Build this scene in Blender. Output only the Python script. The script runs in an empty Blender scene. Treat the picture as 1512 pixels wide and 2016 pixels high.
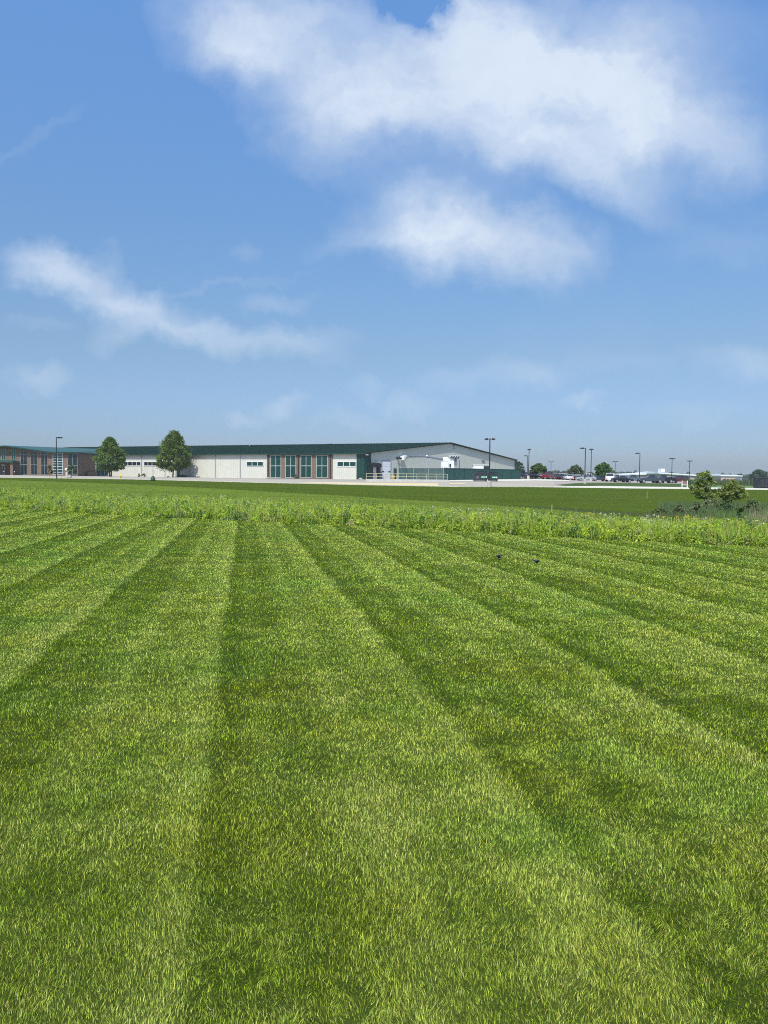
import bpy, math, random
import numpy as np
from mathutils import Matrix, Vector
R = math.radians
random.seed(7)
rng = np.random.default_rng(11)
S = bpy.context.scene
C = S.collection

# ------------------------------------------------------------------ camera
W0, H0, F = 1512, 2016, 1514.0
EYE, PITCH, ROLL = 1.6, R(2.67), R(0.55)
fw = Vector((0, math.cos(PITCH), -math.sin(PITCH)))
r0 = Vector((1, 0, 0)); u0 = Vector((0, math.sin(PITCH), math.cos(PITCH)))
rt = r0 * math.cos(ROLL) + u0 * math.sin(ROLL)
up = u0 * math.cos(ROLL) - r0 * math.sin(ROLL)
cam_d = bpy.data.cameras.new('camera'); cam = bpy.data.objects.new('camera', cam_d); C.objects.link(cam)
cam.matrix_world = Matrix(((rt.x, up.x, -fw.x, 0), (rt.y, up.y, -fw.y, 0), (rt.z, up.z, -fw.z, EYE), (0, 0, 0, 1)))
cam_d.sensor_fit = 'VERTICAL'; cam_d.sensor_height = 36; cam_d.lens = F / H0 * 36
cam_d.clip_start = 0.1; cam_d.clip_end = 20000
S.camera = cam
S.view_settings.view_transform = 'Standard'; S.view_settings.look = 'None'
S.view_settings.gamma = 1; S.view_settings.exposure = 0.38
S.cycles.filter_width = 1.05
S.cycles.use_denoising = False
S.cycles.max_bounces = 6; S.cycles.transparent_max_bounces = 8
S.cycles.volume_bounces = 0

def ray(px, py):
    d = fw * F + rt * (px - W0 / 2) + up * (H0 / 2 - py)
    return d / d.y
def P(px, py, Y):
    d = ray(px, py) * Y
    return Vector((d.x, d.y, d.z + EYE))
def horizon(px): return 937.3 + 0.0096 * (px - 756)
def xat(px, Y): return (px - 756) / F * Y
def zat(px, py, Y): return P(px, py, Y).z

# ------------------------------------------------------------------ sun and sky
SUN_EL = R(56); SH = Vector((-0.30, -0.954)).normalized()
sd = bpy.data.lights.new('sun', 'SUN'); sd.energy = 4.1; sd.angle = R(0.53); sd.color = (1, .95, .87)
so = bpy.data.objects.new('sun', sd); C.objects.link(so)
svec = Vector((SH.x * math.cos(SUN_EL), SH.y * math.cos(SUN_EL), math.sin(SUN_EL)))
so.rotation_euler = svec.to_track_quat('Z', 'Y').to_euler()
so.location = svec * 50

class NT:
    def __init__(s, tree): s.t = tree; s.n = tree.nodes; s.l = tree.links
    def node(s, typ, **kw):
        n = s.n.new(typ)
        for k, v in kw.items(): setattr(n, k, v)
        return n
    def put(s, v, sock):
        if isinstance(v, (int, float)): sock.default_value = v
        elif isinstance(v, (tuple, list)):
            sock.default_value = tuple(v) + ((1,) if len(v) == 3 and sock.type == 'RGBA' else ())
        else: s.l.new(v, sock)
    def math(s, op, a, b=0.0, c=None, clamp=False):
        n = s.node('ShaderNodeMath', operation=op, use_clamp=clamp)
        s.put(a, n.inputs[0]); s.put(b, n.inputs[1])
        if c is not None: s.put(c, n.inputs[2])
        return n.outputs[0]
    def mix(s, f, a, b, blend='MIX'):
        n = s.node('ShaderNodeMix', data_type='RGBA', blend_type=blend)
        s.put(f, n.inputs[0]); s.put(a, n.inputs[6]); s.put(b, n.inputs[7])
        return n.outputs[2]
    def noise(s, vec, scale, detail=3, rough=.5, dist=0.0):
        n = s.node('ShaderNodeTexNoise'); n.inputs['Scale'].default_value = scale
        n.inputs['Detail'].default_value = detail; n.inputs['Roughness'].default_value = rough
        n.inputs['Distortion'].default_value = dist
        if vec is not None: s.l.new(vec, n.inputs['Vector'])
        return n.outputs['Fac'] if 'Fac' in n.outputs else n.outputs[0]
    def rng(s, v, a, b, c=0., d=1., smooth=False):
        n = s.node('ShaderNodeMapRange'); n.interpolation_type = 'SMOOTHSTEP' if smooth else 'LINEAR'
        s.put(v, n.inputs[0])
        for i, q in enumerate((a, b, c, d)): n.inputs[i + 1].default_value = q
        return n.outputs[0]
    def ramp(s, v, stops):
        n = s.node('ShaderNodeValToRGB'); e = n.color_ramp.elements
        while len(e) < len(stops): e.new(0.5)
        for i, (p, c) in enumerate(stops):
            e[i].position = p; e[i].color = tuple(c) + (1,) if not isinstance(c, float) else (c, c, c, 1)
        s.put(v, n.inputs[0]); return n.outputs[0]
    def mapping(s, vec, loc=(0, 0, 0), rot=(0, 0, 0), scale=(1, 1, 1), typ='POINT'):
        n = s.node('ShaderNodeMapping', vector_type=typ)
        n.inputs[1].default_value = loc; n.inputs[2].default_value = rot; n.inputs[3].default_value = scale
        s.l.new(vec, n.inputs[0]); return n.outputs[0]

world = bpy.data.worlds.new('World'); S.world = world; world.use_nodes = True
w = NT(world.node_tree); w.n.clear()
sky = w.node('ShaderNodeTexSky', sky_type='NISHITA'); sky.sun_disc = False
sky.sun_elevation = SUN_EL; sky.sun_rotation = math.atan2(SH.x, SH.y) % (2 * math.pi)
sky.altitude = 200; sky.air_density = 1.0; sky.dust_density = 1.2; sky.ozone_density = 1.6
tc = w.node('ShaderNodeTexCoord'); sep = w.node('ShaderNodeSeparateXYZ'); w.l.new(tc.outputs['Generated'], sep.inputs[0])
dy = w.math('MAXIMUM', w.math('ABSOLUTE', sep.outputs[1]), .08)
gu = w.math('DIVIDE', sep.outputs[0], dy); gv = w.math('DIVIDE', sep.outputs[2], dy)
cb = w.node('ShaderNodeCombineXYZ'); w.l.new(gu, cb.inputs[0]); w.l.new(gv, cb.inputs[1])
uv = cb.outputs[0]
def nvec(vec, scale, detail, rough):
    n = w.node('ShaderNodeTexNoise'); n.inputs['Scale'].default_value = scale; n.inputs['Detail'].default_value = detail
    n.inputs['Roughness'].default_value = rough; w.l.new(vec, n.inputs['Vector']); return n.outputs['Color']
def vop(op, a, b):
    n = w.node('ShaderNodeVectorMath', operation=op); w.l.new(a, n.inputs[0])
    if isinstance(b, (tuple, list)): n.inputs[1].default_value = b
    elif isinstance(b, float): n.inputs[3].default_value = b
    else: w.l.new(b, n.inputs[1])
    return n.outputs[1] if op == 'LENGTH' else n.outputs[0]
warp = vop('SCALE', vop('SUBTRACT', nvec(uv, 9, 7, .62), (.5, .5, .5)), .115)
uvd = vop('ADD', uv, warp)
CLOUDS = [  # centre x, y, radii, turn, weight: stretches of cloud, as directions in the sky
 (455, 25, 120, 95, 0, .80), (440, 90, 75, 60, 0, .45), (560, 100, 150, 95, 20, .6), (690, 170, 150, 125, 10, .8), (660, 255, 110, 75, 0, .45),
 (860, 175, 190, 120, 0, .9), (940, 60, 170, 90, 0, .6), (1060, 120, 220, 120, 0, .85), (1210, 120, 190, 130, 0, .55),
 (1010, 275, 230, 60, 12, .5), (1150, 330, 180, 45, 25, .45), (1240, 385, 100, 45, 25, .4), (1325, 235, 165, 105, 25, .75), (1100, 230, 200, 100, 10, .4),
 (1230, 230, 190, 90, 20, .4), (1440, 300, 80, 80, 0, .3), (1390, 90, 160, 110, 0, .22), (620, 20, 120, 55, 0, .5), (825, 5, 75, 38, 0, -1.5),
 (870, 425, 150, 68, 0, 1.1), (970, 462, 155, 64, 8, .9), (860, 505, 110, 42, 0, .4), (745, 470, 110, 32, -8, .45), (1110, 505, 70, 55, 0, .35),
 (95, 525, 75, 42, 15, .85), (212, 510, 30, 32, 0, .25), (200, 572, 140, 42, 24, .78), (330, 625, 130, 40, 24, .68), (480, 680, 160, 30, 6, .6),
 (610, 668, 90, 26, -8, .3), (235, 655, 60, 24, 0, .25), (540, 590, 70, 24, 0, .33), (490, 495, 34, 20, 0, .2), (85, 738, 52, 24, 0, .36),
 (568, 800, 38, 15, 0, .42), (485, 822, 42, 16, 0, .28), (720, 775, 34, 16, 0, .27), (800, 803, 52, 18, 0, .3), (960, 745, 130, 30, -6, .28),
 (1048, 730, 45, 26, 0, .22), (1148, 786, 34, 13, 0, .36), (1485, 715, 95, 38, 0, .38), (1370, 818, 100, 16, 0, .15), (1420, 480, 130, 42, -10, .2),
 (690, 830, 60, 15, 0, .2), (70, 640, 70, 16, -10, .15), (1250, 720, 140, 26, 0, .08), (60, 260, 110, 14, -35, .12), (430, 555, 200, 10, -8, .14)]
total = None
for (cx, cy, rx, ry, rot, wt) in CLOUDS:
    d = ray(cx, cy)
    if cy > 700: wt *= 1.25
    v = w.mapping(uvd, (d.x, d.z, 0), (0, 0, -R(rot)), (rx / F * 1.45, ry / F * 1.45, 1), 'TEXTURE')
    ln = vop('LENGTH', v, (0, 0, 0))
    g = w.rng(ln, 0., 1.15, wt, 0., True)
    total = g if total is None else w.math('ADD', total, g)
n1 = w.noise(w.mapping(uvd, scale=(1, 1.5, 1)), 7, 8, .58)
n2 = w.noise(w.mapping(uvd, (3, 1, 0), scale=(1, 1.3, 1)), 2.6, 4, .5)
dens = w.math('MULTIPLY', total, w.math('ADD', .12, w.math('MULTIPLY', n1, 1.65)))
dens = w.math('ADD', dens, w.rng(n2, .58, .95, 0., .14))
alpha = w.math('POWER', w.rng(dens, .03, 1.55, 0., 1., False), .80, clamp=True)
alpha = w.math('MULTIPLY', alpha, .90)
front = w.rng(sep.outputs[1], .0, .25)                         # the banks of cloud lie ahead; thin scattered ones elsewhere
alpha = w.math('MULTIPLY', alpha, front)
el = w.rng(sep.outputs[2], -.02, .62)
tint = w.ramp(el, [(0, (.31, .385, .56)), (.03, (.28, .345, .51)), (.12, (.285, .345, .485)), (.273, (.36, .41, .46)), (.503, (.415, .53, .615)), (.817, (.535, .73, .89)), (1, (.57, .78, .95))])
skyc = w.mix(1.0, sky.outputs[0], vop('SCALE', tint, 2.0), 'MULTIPLY')
ccol = w.mix(w.rng(dens, .1, 1.8), (4.5, 5.4, 6.7), (5.9, 6.6, 7.5))
ccol = w.mix(w.rng(w.noise(w.mapping(uvd, (5, 2, 0)), 5, 5, .6),   .42, .68, 0., .45), ccol, (4.2, 5.0, 6.3))
skyc = w.mix(alpha, skyc, ccol)
bg = w.node('ShaderNodeBackground'); w.l.new(skyc, bg.inputs[0]); bg.inputs[1].default_value = 0.10
wo = w.node('ShaderNodeOutputWorld'); w.l.new(bg.outputs[0], wo.inputs[0])

# ------------------------------------------------------------------ helpers
def tag(o, label=None, cat=None, group=None, kind=None):
    if label: o['label'] = label
    if cat: o['category'] = cat
    if group: o['group'] = group
    if kind: o['kind'] = kind
    return o
def thing(name, label, cat, loc, rz=0., group=None):
    o = bpy.data.objects.new(name, None); C.objects.link(o); o.location = loc; o.rotation_euler = (0, 0, rz)
    o.empty_display_size = .3
    return tag(o, label, cat, group)
def copy_tree(o, parent=None):
    c = o.copy(); C.objects.link(c); c.parent = parent
    for ch in list(o.children): copy_tree(ch, c)
    return c

class MB:
    def __init__(s): s.v = []; s.f = []
    def add(s, vs, fs):
        b = len(s.v); s.v += [tuple(p) for p in vs]; s.f += [tuple(i + b for i in f) for f in fs]; return s
    def box(s, x0, x1, y0, y1, z0, z1):
        return s.add([(x0, y0, z0), (x1, y0, z0), (x1, y1, z0), (x0, y1, z0), (x0, y0, z1), (x1, y0, z1), (x1, y1, z1), (x0, y1, z1)],
                     [(0, 3, 2, 1), (4, 5, 6, 7), (0, 1, 5, 4), (1, 2, 6, 5), (2, 3, 7, 6), (3, 0, 4, 7)])
    def tube(s, p, q, r, r2=None, n=10):
        p = Vector(p); q = Vector(q); r2 = r if r2 is None else r2
        ax = (q - p).normalized(); a = ax.orthogonal().normalized(); b = ax.cross(a)
        vs = []
        for c, rr in ((p, r), (q, r2)):
            for i in range(n):
                t = 2 * math.pi * i / n; vs.append(c + (a * math.cos(t) + b * math.sin(t)) * rr)
        fs = [(i, (i + 1) % n, n + (i + 1) % n, n + i) for i in range(n)] + [tuple(range(n))[::-1], tuple(range(n, 2 * n))]
        return s.add(vs, fs)
    def path(s, pts, r, n=8):
        for a, b in zip(pts, pts[1:]): s.tube(a, b, r, None, n)
        return s
    def prism(s, pts, y0, y1):              # pts in x, z
        n = len(pts)
        return s.add([(x, y0, z) for x, z in pts] + [(x, y1, z) for x, z in pts],
                     [tuple(range(n)), tuple(range(n, 2 * n))[::-1]] + [(i, n + i, n + (i + 1) % n, (i + 1) % n) for i in range(n)])
    def loft(s, secs):                      # equal-length closed sections
        n = len(secs[0]); vs = [p for q in secs for p in q]; fs = []
        for k in range(len(secs) - 1):
            for i in range(n): fs.append((k * n + i, k * n + (i + 1) % n, (k + 1) * n + (i + 1) % n, (k + 1) * n + i))
        fs += [tuple(range(n))[::-1], tuple(range((len(secs) - 1) * n, len(secs) * n))]
        return s.add(vs, fs)
    def lathe(s, prof, c=(0, 0, 0), n=14):
        vs = []; fs = []
        for r, z in prof:
            for i in range(n):
                t = 2 * math.pi * i / n; vs.append((c[0] + r * math.cos(t), c[1] + r * math.sin(t), c[2] + z))
        for k in range(len(prof) - 1):
            for i in range(n): fs.append((k * n + i, k * n + (i + 1) % n, (k + 1) * n + (i + 1) % n, (k + 1) * n + i))
        fs += [tuple(range(n))[::-1], tuple(range((len(prof) - 1) * n, len(prof) * n))]
        return s.add(vs, fs)
    def build(s, name, mat, parent=None, loc=(0, 0, 0), rz=0., smooth=False, bevel=0):
        me = bpy.data.meshes.new(name); me.from_pydata(s.v, [], s.f); me.update()
        me.materials.append(mat)
        if smooth: me.polygons.foreach_set('use_smooth', [True] * len(me.polygons))
        o = bpy.data.objects.new(name, me); C.objects.link(o); o.parent = parent
        o.location = loc; o.rotation_euler = (0, 0, rz)
        if bevel:
            m = o.modifiers.new('bevel', 'BEVEL'); m.width = bevel; m.segments = 2; m.limit_method = 'ANGLE'
        return o

def np_mesh(name, verts, loops_per_face, mat, attrs=None, parent=None, smooth=False):
    """verts (N,3); faces are consecutive runs of loops_per_face vertices or an explicit (M,k) array"""
    me = bpy.data.meshes.new(name)
    faces = loops_per_face
    sizes = np.concatenate([np.full(len(f), f.shape[1], np.int32) for f in faces])
    idx = np.concatenate([f.ravel() for f in faces]).astype(np.int32)
    me.vertices.add(len(verts)); me.vertices.foreach_set('co', verts.astype(np.float32).ravel())
    me.loops.add(len(idx)); me.loops.foreach_set('vertex_index', idx)
    me.polygons.add(len(sizes))
    st = np.zeros(len(sizes), np.int32); st[1:] = np.cumsum(sizes)[:-1]
    me.polygons.foreach_set('loop_start', st); me.polygons.foreach_set('loop_total', sizes)
    for k, a in (attrs or {}).items():
        if a.ndim == 1:
            at = me.attributes.new(k, 'FLOAT', 'POINT'); at.data.foreach_set('value', a.astype(np.float32))
        else:
            at = me.attributes.new(k, 'FLOAT_COLOR', 'POINT')
            c4 = np.ones((len(a), 4), np.float32); c4[:, :3] = a; at.data.foreach_set('color', c4.ravel())
    me.update(calc_edges=True)
    me.materials.append(mat)
    if smooth: me.polygons.foreach_set('use_smooth', np.ones(len(sizes), bool))
    o = bpy.data.objects.new(name, me); C.objects.link(o); o.parent = parent
    return o

# ------------------------------------------------------------------ materials
def pmat(name, col, rough=.6, metal=0., var=.12, scale=3., bump=0., spec=.5, vcol=None):
    m = bpy.data.materials.new(name); m.use_nodes = True; t = NT(m.node_tree)
    b = t.n['Principled BSDF']; tc = t.node('ShaderNodeTexCoord')
    n = t.noise(tc.outputs['Object'], scale, 4, .6)
    a = tuple(c * (1 - var) for c in col); c2 = tuple(min(1, c * (1 + var)) for c in (vcol or col))
    t.l.new(t.mix(t.rng(n, .3, .7), a, c2), b.inputs['Base Color'])
    b.inputs['Roughness'].default_value = rough; b.inputs['Metallic'].default_value = metal
    b.inputs['Specular IOR Level'].default_value = spec
    if bump:
        bn = t.node('ShaderNodeBump'); bn.inputs['Strength'].default_value = bump; bn.inputs['Distance'].default_value = .05
        t.l.new(t.noise(tc.outputs['Object'], scale * 6, 3, .6), bn.inputs['Height']); t.l.new(bn.outputs[0], b.inputs['Normal'])
    return m
def attrmat(name, rough=.5, trans=.3, spec=.3, tmul=(1.25, 1.35, .55)):
    """leaf-like material: per-vertex colour, light passing through"""
    m = bpy.data.materials.new(name); m.use_nodes = True; t = NT(m.node_tree); b = t.n['Principled BSDF']
    a = t.node('ShaderNodeAttribute'); a.attribute_name = 'leafcol'
    t.l.new(a.outputs['Color'], b.inputs['Base Color']); b.inputs['Roughness'].default_value = rough
    b.inputs['Specular IOR Level'].default_value = spec
    tr = t.node('ShaderNodeBsdfTranslucent')
    t.l.new(t.mix(1., a.outputs['Color'], tmul, 'MULTIPLY'), tr.inputs[0])
    mx = t.node('ShaderNodeMixShader'); mx.inputs[0].default_value = trans
    t.l.new(b.outputs[0], mx.inputs[1]); t.l.new(tr.outputs[0], mx.inputs[2])
    t.l.new(mx.outputs[0], t.n['Material Output'].inputs[0])
    return m
M_leaf = attrmat('leaf', .5, .25, .3)
M_blade = attrmat('grass_blade', .6, .20, .1, (1.1, 1.35, .5))
M_meadow = attrmat('meadow_leaf', .6, .3, .25)
M_bark = pmat('bark', (.12, .09, .065), .9, var=.3, scale=8)
M_white = pmat('white_siding', (.56, .555, .475), .45, var=.05, scale=.5)
M_gable = pmat('stone_siding', (.50, .52, .45), .45, var=.03, scale=.4)
M_trimw = pmat('white_trim', (.72, .74, .74), .4, var=.03)
M_green = pmat('green_metal', (.008, .055, .040), .38, metal=.1, var=.15, scale=.6)
M_roof = pmat('green_roof', (.004, .025, .018), .8, metal=.0, spec=.2, var=.12, scale=.3)
M_rooflt = pmat('pale_green_roof', (.016, .070, .050), .5, metal=.0, var=.08, scale=.3)  # paler green than the main roof
M_fence = pmat('fence_slats', (.010, .060, .052), .5, var=.25, scale=2)
M_dkgreen = pmat('dark_green_panel', (.008, .05, .04), .5, var=.2)
M_glass = pmat('green_glass', (.022, .085, .072), .06, metal=.55, var=.15, scale=.3)
M_dkglass = pmat('dark_glass', (.012, .018, .022), .05, var=.3, scale=.5, spec=.6)
M_frame = pmat('frame_alu', (.50, .56, .54), .35, metal=.1, var=.04)
M_wlight = pmat('pale_green_frame', (.40, .47, .43), .4, var=.05)
M_wframe = pmat('green_frame', (.22, .30, .29), .4, var=.05)
M_conc = pmat('concrete', (.46, .44, .40), .85, var=.12, scale=2, bump=.2)
M_concw = pmat('pale_concrete', (.55, .51, .41), .85, var=.06, scale=.3)
M_black = pmat('black_rubber', (.012, .012, .013), .6, var=.2)
M_pole = pmat('bronze_pole', (.022, .020, .022), .45, var=.15)
M_rail = pmat('cream_rail', (.44, .43, .27), .5, var=.08)
M_yel = pmat('yellow_paint', (.62, .42, .03), .45, var=.1)
M_duct = pmat('grey_duct', (.20, .23, .27), .4, metal=.4, var=.1)
M_galv = pmat('galvanised', (.42, .44, .45), .4, metal=.3, var=.1)
M_dump = pmat('dumpster_steel', (.022, .026, .032), .5, var=.25, scale=2)
M_label = pmat('green_label', (.03, .36, .15), .5, var=.05)
M_rock = pmat('rock', (.32, .30, .27), .9, var=.35, scale=4, bump=.5)
M_tan = pmat('tan_wall', (.42, .36, .31), .7, var=.05)
M_pink = pmat('pinkish_wall', (.46, .33, .28), .7, var=.05)
M_tyre = pmat('tyre', (.015, .015, .016), .8, var=.1)
M_rim = pmat('rim', (.5, .5, .52), .3, metal=.6, var=.05)
M_bird = pmat('bird_plumage', (.012, .014, .03), .4, var=.3, scale=30)

def brickmat():
    m = bpy.data.materials.new('brick'); m.use_nodes = True; t = NT(m.node_tree); b = t.n['Principled BSDF']
    tc = t.node('ShaderNodeTexCoord'); s = t.node('ShaderNodeSeparateXYZ'); t.l.new(tc.outputs['Object'], s.inputs[0])
    c = t.node('ShaderNodeCombineXYZ'); t.l.new(s.outputs[0], c.inputs[0]); t.l.new(s.outputs[2], c.inputs[1])
    br = t.node('ShaderNodeTexBrick'); t.l.new(c.outputs[0], br.inputs[0])
    br.inputs['Color1'].default_value = (.135, .074, .040, 1); br.inputs['Color2'].default_value = (.092, .050, .030, 1)
    br.inputs['Mortar'].default_value = (.30, .25, .21, 1); br.inputs['Scale'].default_value = 1
    br.inputs['Brick Width'].default_value = .4; br.inputs['Row Height'].default_value = .13; br.inputs['Mortar Size'].default_value = .012
    n = t.noise(c.outputs[0], 2.2, 5, .7)
    t.l.new(t.mix(t.rng(n, .35, .7, 0, .6), br.outputs[0], (.19, .125, .08)), b.inputs['Base Color']); b.inputs['Roughness'].default_value = .85
    return m
M_brick = brickmat()

def groundmat(name, c1, c2, c3, sc=.35, streak=(1, 1, 1), dry=None):
    m = bpy.data.materials.new(name); m.use_nodes = True; t = NT(m.node_tree); b = t.n['Principled BSDF']
    g = t.node('ShaderNodeNewGeometry'); pos = t.mapping(g.outputs['Position'], scale=streak)
    n1 = t.noise(pos, sc, 5, .6); n2 = t.noise(pos, sc * 9, 4, .65); n3 = t.noise(g.outputs['Position'], 14, 3, .6)
    c = t.mix(t.rng(n1, .32, .68), c1, c2); c = t.mix(t.rng(n2, .4, .75, 0, .7), c, c3)
    if dry: c = t.mix(t.rng(t.noise(pos, sc * 2.3, 3, .5), .6, .8, 0, .55), c, dry)
    c = t.mix(t.rng(n3, .25, .75, 0, .35), c, tuple(q * .45 for q in c1))
    t.l.new(c, b.inputs['Base Color']); b.inputs['Roughness'].default_value = .9; b.inputs['Specular IOR Level'].default_value = .15
    bn = t.node('ShaderNodeBump'); bn.inputs['Strength'].default_value = .6; bn.inputs['Distance'].default_value = .06
    t.l.new(t.noise(g.outputs['Position'], 9, 4, .7), bn.inputs['Height']); t.l.new(bn.outputs[0], b.inputs['Normal'])
    return m
M_ground = groundmat('field_grass', (.085, .145, .035), (.115, .185, .05), (.14, .20, .06), .08)
M_bank = groundmat('bank_grass', (.042, .070, .003), (.070, .102, .007), (.100, .126, .014), .07, (.45, 1.6, 1), (.085, .085, .02))
M_strip = groundmat('swale_grass', (.085, .130, .018), (.100, .150, .023), (.115, .160, .028), .2, (.4, 1, 1))
M_island = groundmat('island_grass', (.045, .085, .014), (.06, .10, .018), (.07, .10, .025), .3)

# mowing pattern: lay of the leaves per mower pass, also driving painted sheen
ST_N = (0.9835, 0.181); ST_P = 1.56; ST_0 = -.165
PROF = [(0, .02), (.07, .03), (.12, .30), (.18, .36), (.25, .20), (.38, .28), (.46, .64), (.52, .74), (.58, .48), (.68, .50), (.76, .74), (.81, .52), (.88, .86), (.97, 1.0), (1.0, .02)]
def lawnmat():
    m = bpy.data.materials.new('striped_lawn'); m.use_nodes = True; t = NT(m.node_tree); b = t.n['Principled BSDF']
    g = t.node('ShaderNodeNewGeometry'); s = t.node('ShaderNodeSeparateXYZ'); t.l.new(g.outputs['Position'], s.inputs[0])
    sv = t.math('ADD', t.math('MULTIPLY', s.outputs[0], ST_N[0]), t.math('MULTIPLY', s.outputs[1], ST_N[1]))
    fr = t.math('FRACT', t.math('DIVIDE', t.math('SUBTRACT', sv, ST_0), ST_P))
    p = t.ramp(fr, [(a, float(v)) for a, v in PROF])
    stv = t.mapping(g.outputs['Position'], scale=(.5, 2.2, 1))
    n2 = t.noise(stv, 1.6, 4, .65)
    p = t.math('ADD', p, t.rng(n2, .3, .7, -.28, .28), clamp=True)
    c = t.mix(p, (.026, .042, .004), (.060, .080, .014))  # light and dark of the mower passes painted into the ground colour
    n3 = t.noise(g.outputs['Position'], 18, 3, .6)
    c = t.mix(t.rng(n3, .3, .7, 0, .5), c, (.04, .07, .012))
    t.l.new(c, b.inputs['Base Color']); b.inputs['Roughness'].default_value = .95; b.inputs['Specular IOR Level'].default_value = .1
    return m
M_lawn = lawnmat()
def pavemat(name, c, cr, sc=.12):
    m = bpy.data.materials.new(name); m.use_nodes = True; t = NT(m.node_tree); b = t.n['Principled BSDF']
    g = t.node('ShaderNodeNewGeometry'); n1 = t.noise(g.outputs['Position'], sc, 5, .6); n2 = t.noise(g.outputs['Position'], 3, 4, .6)
    k = t.mix(t.rng(n1, .35, .65), c, cr); k = t.mix(t.rng(n2, .5, .8, 0, .35), k, tuple(q * .75 for q in c))
    t.l.new(k, b.inputs['Base Color']); b.inputs['Roughness'].default_value = .9
    return m
M_pave = pavemat('old_pavement', (.32, .285, .22), (.37, .33, .255))
M_lot = pavemat('lot_pavement', (.29, .25, .205), (.34, .295, .24))
M_straw = pavemat('straw_gravel', (.55, .42, .20), (.60, .49, .27), .4)

# ------------------------------------------------------------------ terrain
KN = np.array([-600, 0, 250, 500, 729, 900, 1050, 1250, 1512, 2200.])
ROWS = [([-1e4] * 10, [0] * 10), ([0] * 10, [0] * 10),
 ([12] * 10, [-.048] * 10),
 ([50, 38, 31, 28, 25.7, 24, 22, 20.5, 19.2, 16], None),
 ([66, 54, 46, 40, 36, 33, 31, 29, 28, 26], [.15, .04, -.10, -.14, -.20, -.32, -.38, -.44, -.58, -.6]),
 ([110, 100, 85, 70, 58, 52, 47, 42, 38, 36], [.7, .58, .39, .12, -.07, -.19, -.27, -.50, -.60, -.6]),
 ([150, 140, 128, 114, 108, 105, 110, 108, 105, 105], [.65, .63, .62, .41, .27, .19, .21, .17, .20, .2]),
 ([170, 170, 165, 160, 150, 150, 150, 150, 150, 150], [.85, .85, .75, .6, .5, .68, .75, .5, .38, .38]),
 ([205, 205, 205, 195, 182, 195, 190, 190, 200, 200], [.95, .95, .75, .73, .75, 1.02, 1.22, .62, .45, .45]),
 ([260] * 10, [.95, .95, .8, .8, .9, 1.1, 1.15, .75, .4, .4]),
 ([450] * 10, [.7, .7, .6, .6, .6, .6, .5, .3, .1, .1]), ([1200] * 10, [-.3] * 10), ([6000] * 10, [-1.5] * 10)]
PXG = np.linspace(-1500, 3000, 301)
DG = np.concatenate([np.linspace(-2, 130, 331), np.geomspace(131, 6000, 140)])
rd = np.array([np.interp(PXG, KN, r[0]) for r in ROWS])
rz_ = np.array([np.interp(PXG, KN, (r[1] if r[1] is not None else [-.004 * q for q in r[0]])) for r in ROWS])
def pchip(x, y, xi):
    h = np.diff(x); dl = np.diff(y) / h; m = np.zeros(len(x)); m[0] = dl[0]; m[-1] = dl[-1]
    for i in range(1, len(x) - 1):
        if dl[i - 1] * dl[i] > 0:
            w1 = 2 * h[i] + h[i - 1]; w2 = h[i] + 2 * h[i - 1]; m[i] = (w1 + w2) / (w1 / dl[i - 1] + w2 / dl[i])
    k = np.clip(np.searchsorted(x, xi) - 1, 0, len(x) - 2); t = (xi - x[k]) / h[k]
    return ((2 * t**3 - 3 * t**2 + 1) * y[k] + (t**3 - 2 * t**2 + t) * h[k] * m[k] + (-2 * t**3 + 3 * t**2) * y[k + 1] + (t**3 - t**2) * h[k] * m[k + 1])
HT = np.array([pchip(rd[:, i], rz_[:, i], DG) for i in range(len(PXG))])
def h(X, Y):
    X = np.asarray(X, float); Y = np.asarray(Y, float)
    px = 756 + F * X / np.maximum(Y, 1.); px = np.clip(px, PXG[0], PXG[-1]); D = np.clip(Y, DG[0], DG[-1])
    fx = (px - PXG[0]) / (PXG[1] - PXG[0]); i = np.clip(fx.astype(int), 0, len(PXG) - 2); fx = fx - i
    j = np.clip(np.searchsorted(DG, D) - 1, 0, len(DG) - 2); fy = (D - DG[j]) / (DG[j + 1] - DG[j])
    return (HT[i, j] * (1 - fx) + HT[i + 1, j] * fx) * (1 - fy) + (HT[i, j + 1] * (1 - fx) + HT[i + 1, j + 1] * fx) * fy
def hz(X, Y): return float(h(X, Y))
def gpt(px, Y):
    x = xat(px, Y); return (x, Y, hz(x, Y))
def row(i, px): return np.interp(px, KN, ROWS[i][0])

ys = np.concatenate([np.linspace(-60, 0, 13)[:-1], np.linspace(0, 60, 121), np.linspace(61, 300, 200), np.geomspace(305, 2600, 50)])
ss = np.linspace(-1, 1, 241)
XX = ss[None, :] * (np.maximum(ys, 0)[:, None] * 1.15 + 70); YY = np.repeat(ys[:, None], len(ss), 1)
def grid_obj(name, XX, YY, mat, off=0.):
    ZZ = h(XX, YY) + off; nr, nc = XX.shape
    v = np.stack([XX, YY, ZZ], -1).reshape(-1, 3); i = np.arange(nr * nc).reshape(nr, nc)
    f = np.stack([i[:-1, :-1], i[:-1, 1:], i[1:, 1:], i[1:, :-1]], -1).reshape(-1, 4)
    o = np_mesh(name, v, [f], mat, smooth=True); o['kind'] = 'structure'; return o
grid_obj('ground', XX, YY, M_ground)
def sheet(name, mat, px0, px1, near, far, off, npx=80, nd=24):
    """a strip of surfacing laid on the terrain between two distances"""
    pxs = np.linspace(px0, px1, npx); a = np.array([near(p) for p in pxs]); b = np.array([far(p) for p in pxs])
    t = np.linspace(0, 1, nd)[:, None]; Y = a[None, :] * (1 - t) + b[None, :] * t; X = (pxs[None, :] - 756) / F * Y
    return grid_obj(name, X, Y, mat, off)
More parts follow.
